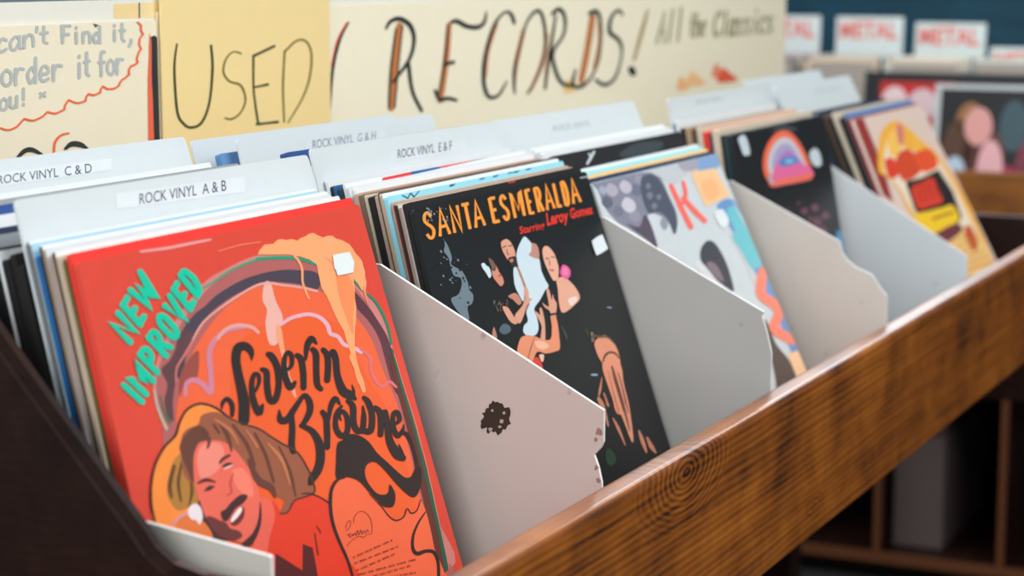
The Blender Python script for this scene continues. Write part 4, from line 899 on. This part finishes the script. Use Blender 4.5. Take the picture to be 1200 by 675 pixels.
# banner
o, S = sign('paper_banner', 0.2748, 0.4665, 2.081, -0.08, 0.1262, (244, 236, 210), 'long cream paper banner hand-lettered RECORDS! in black and orange', 'banner')
p = Print(S, step=2e-4); BK = (40, 48, 44); OG = (196, 120, 66)
def st2(pts, c, l): p.stroke('S2', [(q[0], q[1], q[2] * (1.3 if l == 3 else 1.0)) for q in pts], c, l)
for s_ in ([(203, 88, 20), (188, 220, 22), (174, 380, 22)], [(378, 88, 18), (366, 220, 22), (346, 352, 22)], [(545, 85, 10), (512, 180, 16), (504, 270, 12)], [(640, 105, 14), (612, 230, 16), (606, 310, 10)], [(722, 120, 10), (705, 220, 14), (664, 318, 10)], [(748, 90, 10), (725, 220, 14), (716, 310, 10)], [(882, 60, 22), (865, 170, 22), (842, 285, 20)], [(905, 80, 10), (908, 150, 14), (888, 240, 10)]): st2(s_, OG, 1)
for s_ in ([(155, 100, 6), (172, 74, 10), (205, 66, 12), (240, 90, 12), (254, 140, 10), (236, 210, 9), (180, 288, 8)], [(234, 225, 10), (248, 320, 9), (280, 388, 9)], [(190, 100, 4), (172, 240, 5), (165, 378, 5)], [(214, 90, 4), (200, 220, 4), (186, 378, 4)],
           [(384, 78, 8), (405, 74, 12), (440, 92, 12), (478, 95, 12), (500, 78, 9), (508, 42, 4)], [(362, 226, 10), (392, 218, 10)], [(328, 318, 8), (344, 350, 10), (372, 345, 10), (402, 352, 8)], [(372, 85, 4), (360, 220, 5), (338, 340, 4)],
           [(606, 80, 9), (594, 48, 9), (570, 44, 6), (535, 90, 8), (505, 190, 9), (498, 280, 10), (515, 338, 10), (550, 334, 8), (580, 285, 4)],
           [(712, 90, 8), (704, 52, 9), (684, 38, 9), (650, 80, 6), (622, 180, 5), (606, 250, 8), (608, 328, 5)], [(714, 90, 8), (714, 180, 7), (690, 260, 5), (652, 330, 5)],
           [(752, 55, 6), (734, 170, 7), (714, 312, 6)], [(740, 48, 9), (764, 32, 11), (784, 60, 9), (780, 120, 7), (742, 184, 9), (752, 250, 10), (775, 292, 10), (805, 302, 10)],
           [(872, 46, 11), (898, 42, 11), (912, 100, 6), (905, 200, 5), (880, 265, 6), (845, 302, 10), (812, 298, 10), (822, 244, 5)],
           [(988, 52, 5), (972, 36, 8), (948, 60, 8), (942, 112, 11), (975, 142, 10), (984, 190, 5), (962, 270, 7), (925, 298, 10), (892, 280, 7)], [(1018, 244, 18), (1024, 256, 18)]): st2(s_, BK, 3)
st2([(1076, 36, 8), (1056, 110, 14), (1028, 210, 10)], (176, 150, 112), 2)
p.stroke('P', [(408, 26, 1.5), (397, 48, 3), (389, 84, 3), (385.5, 132, 2.4)], BK, 3); p.stroke('P', [(406, 26, 1.5), (395, 48, 2.4), (388, 78, 1.6)], (236, 96, 60), 2)
FT = (150, 148, 110)
word(p, 'All', ((768, 51), (799, 48), (774, 14), (803, 8)), FT, 1, 2.6); word(p, 'the', ((806, 44), (827, 42), (809, 16), (829, 14)), FT, 1, 2.4)
word(p, 'Classics', ((834, 43), (905, 38), (838, 14), (909, 8)), FT, 1, 2.8)
for (x, y, w, c) in [(815, 92, 12, (250, 200, 140)), (842, 82, 8, (244, 150, 110)), (852, 88, 12, (236, 96, 66)), (800, 97, 7, (248, 190, 130)), (668, 100, 8, (244, 206, 130))]: p.poly('P', [(x - w, y + 8), (x - w * .4, y - 8), (x + w * .3, y - 2), (x + w, y + 6)], c, 1)
p.build('lettering', o)
o, S = sign('paper_card', 0.2715, 0.4665, 0.7325, -0.085, 0.170, YEL, 'yellow paper card hand-lettered USED at the start of the banner')
p = Print(S, step=2e-4); GN = (62, 74, 40)
for s_ in ([(621, 155, 6), (612, 240, 8), (622, 390, 9), (645, 435, 9), (672, 448, 9), (708, 430, 9), (735, 360, 8), (746, 240, 9), (741, 160, 8)], [(890, 195, 8), (890, 300, 7), (897, 370, 7), (907, 435, 8)], [(890, 197, 9), (925, 180, 9), (963, 162, 9)], [(890, 307, 6), (940, 297, 9)], [(902, 436, 9), (940, 432, 7), (975, 428, 9)]): p.stroke('S1', s_, GN, 1)
for s_ in ([(846, 188, 6), (820, 182, 5), (795, 205, 6), (784, 250, 7), (805, 285, 7), (845, 300, 8), (862, 350, 7), (845, 395, 6), (815, 418, 7), (790, 415, 6)], [(1000, 178, 7), (994, 300, 7), (998, 428, 6)], [(1000, 182, 7), (1040, 144, 7), (1075, 145, 7), (1094, 190, 7), (1088, 270, 7), (1062, 345, 6), (1012, 430, 5)]): p.stroke('S1', s_, (122, 112, 52), 1)
p.build('lettering', o)

# ------------------------------------------------------------------ the next bin, set across the end of the first
b2 = empty('record_bin', 'second wooden bin set across the far end of the first', 'record bin', (2.9, 0.0, -0.96))
wood_rail2 = wood('amber_pine_rail', (96, 54, 18), (150, 92, 34), (176, 112, 48), (30, 2.5, 40), 0.4, rings=False)
ply = paper((104, 58, 28), 0.6)
def part2(name, bm, m, label=None): return part(name, bm, m, label, b2)
part2('front_rail', box_bm(2.64, 2.662, -1.1, 0.95, -0.30, -0.193, 0.004), wood_rail2, 'amber pine front rail')
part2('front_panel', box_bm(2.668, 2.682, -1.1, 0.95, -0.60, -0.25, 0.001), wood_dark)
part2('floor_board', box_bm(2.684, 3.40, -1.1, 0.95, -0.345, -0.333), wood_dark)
part2('bottom_shelf', box_bm(2.668, 3.40, -1.1, 0.95, -0.925, -0.905, 0.001), wood_dark)  # shelf and partitions coloured dark for their shade; front edges keep the ply tone
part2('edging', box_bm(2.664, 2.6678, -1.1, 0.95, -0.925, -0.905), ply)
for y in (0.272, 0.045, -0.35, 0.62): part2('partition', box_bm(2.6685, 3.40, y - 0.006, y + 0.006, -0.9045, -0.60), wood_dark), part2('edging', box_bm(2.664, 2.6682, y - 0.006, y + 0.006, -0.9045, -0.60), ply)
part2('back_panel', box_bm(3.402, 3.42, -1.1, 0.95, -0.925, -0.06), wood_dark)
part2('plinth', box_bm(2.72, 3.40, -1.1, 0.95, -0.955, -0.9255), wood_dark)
# a grey carton on the shelf below
bx = empty('carton', 'grey carton stored on the shelf under the second bin', 'carton', (2.80, 0.21, -0.904))
o = link('body', box_bm(-0.08, 0.25, -0.045, 0.047, 0.0005, 0.215, 0.002), paper((96, 82, 80), 0.7), bx)
link('lid', box_bm(-0.083, 0.253, -0.048, 0.050, 0.2155, 0.24, 0.002), paper((70, 58, 56), 0.7), bx)

def facing_sleeve(name, x, y, z, W, H, th, color, t, label, cat, draw, group=None, border=None):
    """an upright sleeve facing -x, leaning back; v runs down, u towards -y"""
    bm = box_bm(0, t, -W, 0, 0, H, 0.0006, 1)
    o = link(name, bm, paper(color, 0.4), None, (x - math.sin(th) * H, y, z - math.cos(th) * H), (0, th, 0))
    tag(o, label, cat, group)
    pb = bmesh.new(); mats = []
    for (pts, c, l) in draw:
        m = paper(c, 0.42)
        if m not in mats: mats.append(m)
        sp = smooth_pts(pts, True, 5) if len(pts) > 4 else pts
        vs = [pb.verts.new((-0.0003 - 0.0001 * l, -u * W, H * (1 - v))) for u, v in sp]
        for tr in tessellate_polygon([[Vector((u, v, 0)) for u, v in sp]]):
            f = pb.faces.new([vs[i] for i in tr]); f.material_index = mats.index(m)
    pb.normal_update(); bmesh.ops.reverse_faces(pb, faces=[f for f in pb.faces if f.normal.x > 0])
    if draw: link('cover_print', pb, mats, o)
    return o
rect = lambda a, b, c, d: [(a, b), (c, b), (c, d), (a, d)]
ell = lambda cx, cy, rx, ry: [(cx + rx * math.cos(i * math.pi / 4), cy + ry * math.sin(i * math.pi / 4)) for i in range(8)]
facing_sleeve('record_sleeve', 2.76, 0.212, -0.048, 0.315, 0.288, R(9), (190, 196, 196), 0.004, 'black record sleeve with pink blurred faces in the second bin', 'record', [
    (rect(.035, .03, .97, .97), (28, 28, 30), 0), (ell(.21, .24, .08, .13), (150, 106, 66), 1), (ell(.15, .42, .09, .2), (84, 56, 40), 1), (ell(.26, .26, .08, .12), (218, 156, 150), 2), (ell(.30, .42, .12, .16), (92, 52, 48), 1),
    (ell(.14, .58, .065, .13), (180, 202, 220), 2), (ell(.37, .62, .16, .14), (156, 36, 82), 2), (ell(.34, .54, .075, .2), (226, 172, 176), 3), (ell(.46, .25, .08, .16), (60, 84, 92), 2), (ell(.6, .5, .12, .2), (120, 50, 70), 2), (ell(.75, .4, .1, .2), (70, 50, 44), 2)])
facing_sleeve('record_sleeve', 2.90, 0.384, -0.036, 0.315, 0.30, R(9), (30, 32, 36), 0.004, 'red and pink record sleeve with black border beyond the first bin', 'record', [
    (rect(.10, .06, .55, .6), (190, 40, 38), 0), (ell(.19, .19, .08, .1), (226, 198, 200), 1), (ell(.36, .2, .09, .1), (214, 186, 190), 1), (ell(.27, .24, .05, .06), (80, 60, 60), 2), (ell(.28, .5, .2, .14), (210, 190, 196), 1)])
# blank sleeves behind, filling the second bin
for i, (c, y, dz) in enumerate([('cream', .21, -.03), ('white', .2, -.035), ('grey', .215, -.032), ('black', .205, -.04)]):
    facing_sleeve('record_sleeve', 2.776 + i * 0.009, y, -0.048 + dz * 0.3, 0.315, 0.268, R(9), COL[c], 0.005, '%s record sleeve %s behind the pink faces sleeve' % (c, ORD[i]), 'record', [], 'sleeves behind the pink faces sleeve')
# METAL tab cards and rows of discs
mred = (226, 118, 108)
def metal_card(x, y, z, W, label, th, txt=True):
    H = min(0.16, z + 0.1385)
    o = link('tab_card', box_bm(0, 0.0016, -W, 0, 0, H, 0.0006, 1), paper((214, 224, 222), 0.45), None, (x, y, z - H), (0, R(4), th))
    tag(o, label, 'tab card', 'white METAL tab cards at the back of the second bin')
    P, T = font_mesh('METAL', 0.03)
    bm = bmesh.new()
    vs = [bm.verts.new((-0.0004, -W * (0.06 + 0.86 * u), H - 0.044 + 0.034 * v)) for u, v in P]
    for t in T:
        try: bm.faces.new([vs[i] for i in t])
        except ValueError: pass
    bm.normal_update(); bmesh.ops.reverse_faces(bm, faces=[f for f in bm.faces if f.normal.x > 0])
    l = link('lettering', bm, paper(mred, 0.5), o); l['label'] = 'pinkish red capitals'
metal_card(3.20, 0.717, 0.060, 0.145, 'white METAL tab card half hidden by the end of the banner', R(2))
metal_card(3.20, 0.537, 0.059, 0.140, 'white METAL tab card beside the end of the banner, middle of the row', R(2))
metal_card(3.20, 0.372, 0.049, 0.146, 'white METAL tab card with teal wall either side', R(-4))
metal_card(3.14, 0.205, 0.004, 0.150, 'low white METAL tab card nearest the pink faces sleeve', R(-3))
rnd = random.Random(5)
part2('disc_shelf', box_bm(2.95, 3.40, -1.05, 0.90, -0.153, -0.140, 0.001), wood_in)
for ci, y in enumerate((0.700, 0.535, 0.372, 0.205)):
    for j in range(7 if ci < 3 else 5):
        x = 2.99 + j * 0.024
        c = rnd.choice([(222, 224, 216), (206, 206, 196), (150, 152, 152), (222, 212, 190), (70, 72, 74), (216, 196, 172), (120, 50, 110) if ci == 0 else (150, 152, 150)])
        bm = box_bm(0, 0.010, -0.142, 0, 0, 0.124 if j else 0.118, 0.0008, 1)
        o = link('disc_case', bm, paper(c, 0.3), None, (x, y, -0.1395), (0, R(3), 0))
        wo = ['white', 'pale grey', 'mid grey', 'cream', 'dark grey', 'tan', 'purple or grey']
        tag(o, 'plastic disc case, %s from the front of its row before the %s METAL card' % (ORD[j], ('half hidden', 'middle', 'teal-flanked', 'low')[ci]), 'disc case', 'disc cases before the METAL cards')
        lb = bmesh.new(); vv = [lb.verts.new(q) for q in ((-0.0003, -0.012, 0.004), (-0.0003, -0.14, 0.004), (-0.0003, -0.14, 0.116), (-0.0003, -0.012, 0.116))]
        lb.faces.new(vv)
        if j == 0: link('inlay', lb, paper((170, 160, 150), 0.4), o)
        else: lb.free()

# ------------------------------------------------------------------ room
def struct(name, bm, m):
    o = link(name, bm, m); o['kind'] = 'structure'; return o
carpet = board('dark_carpet', (40, 36, 34), (30, 28, 27), 0.95)
struct('floor', box_bm(-3.2, 4.42, -3.0, 2.62, -1.06, -0.96), carpet)
teal = wood('teal_painted_boards', (6, 62, 84), (10, 76, 98), (16, 90, 110), (3, 3, 25), 0.6, rings=False)
struct('wall_far', box_bm(4.30, 4.40, -3.0, 2.6, -0.96, 2.0), teal)
struct('trim_1', box_bm(4.275, 4.2995, -2.99, 2.499, 0.10, 0.125, 0.003), paper((14, 60, 80), 0.5))
struct('wall_rear', box_bm(-3.2, 4.299, 2.5, 2.6, -0.96, 2.0), paper((120, 134, 142), 0.8))

# ------------------------------------------------------------------ light
def area(name, loc, target, size, size_y, power, color):
    l = bpy.data.lights.new(name, 'AREA'); l.shape = 'RECTANGLE'; l.size = size; l.size_y = size_y; l.energy = power; l.color = color
    o = bpy.data.objects.new(name, l); C.objects.link(o); o.location = loc
    o.rotation_euler = (Vector(target) - Vector(loc)).to_track_quat('-Z', 'Y').to_euler()
    return o
area('ceiling_light', (0.6, -1.7, 1.6), (0.9, 0.2, 0), 2.6, 1.4, 56, (1.0, 0.97, 0.94))
area('ceiling_light', (1.6, 1.0, 1.8), (1.2, 0.1, 0), 2.4, 1.2, 42, (0.92, 0.97, 1.0))
area('side_fill_light', (-2.4, -0.5, 1.0), (0.5, 0, -0.1), 1.8, 1.6, 62, (1.0, 0.98, 0.98))  # added fill from the left, brightens the divider faces
area('far_highlight_light', (4.2, 0.6, 0.95), (0.5, -0.1, 0.0), 2.6, 1.0, 55, (0.94, 0.96, 1.0))  # unseen source added so the rail's top edge catches a highlight
w = bpy.data.worlds.new('world'); bpy.context.scene.world = w; w.use_nodes = True
w.node_tree.nodes['Background'].inputs[0].default_value = (0.80, 0.90, 0.95, 1); w.node_tree.nodes['Background'].inputs[1].default_value = 0.45

# ------------------------------------------------------------------ camera
cd = bpy.data.cameras.new('camera'); cam = bpy.data.objects.new('camera', cd); C.objects.link(cam)
cam.matrix_world = Matrix.Translation(CAM) @ CAMROT.to_4x4()
cd.sensor_width = 36.0; cd.lens = F / 1200 * 36; cd.clip_start = 0.05; cd.clip_end = 50
cd.dof.use_dof = True; cd.dof.focus_distance = 1.46; cd.dof.aperture_fstop = 6.4
sc_n = bpy.context.scene; sc_n.camera = cam
vs = sc_n.view_settings; vs.view_transform = 'Standard'; vs.look = 'None'; vs.gamma = 1.0; vs.use_curve_mapping = False; vs.exposure = 0.0
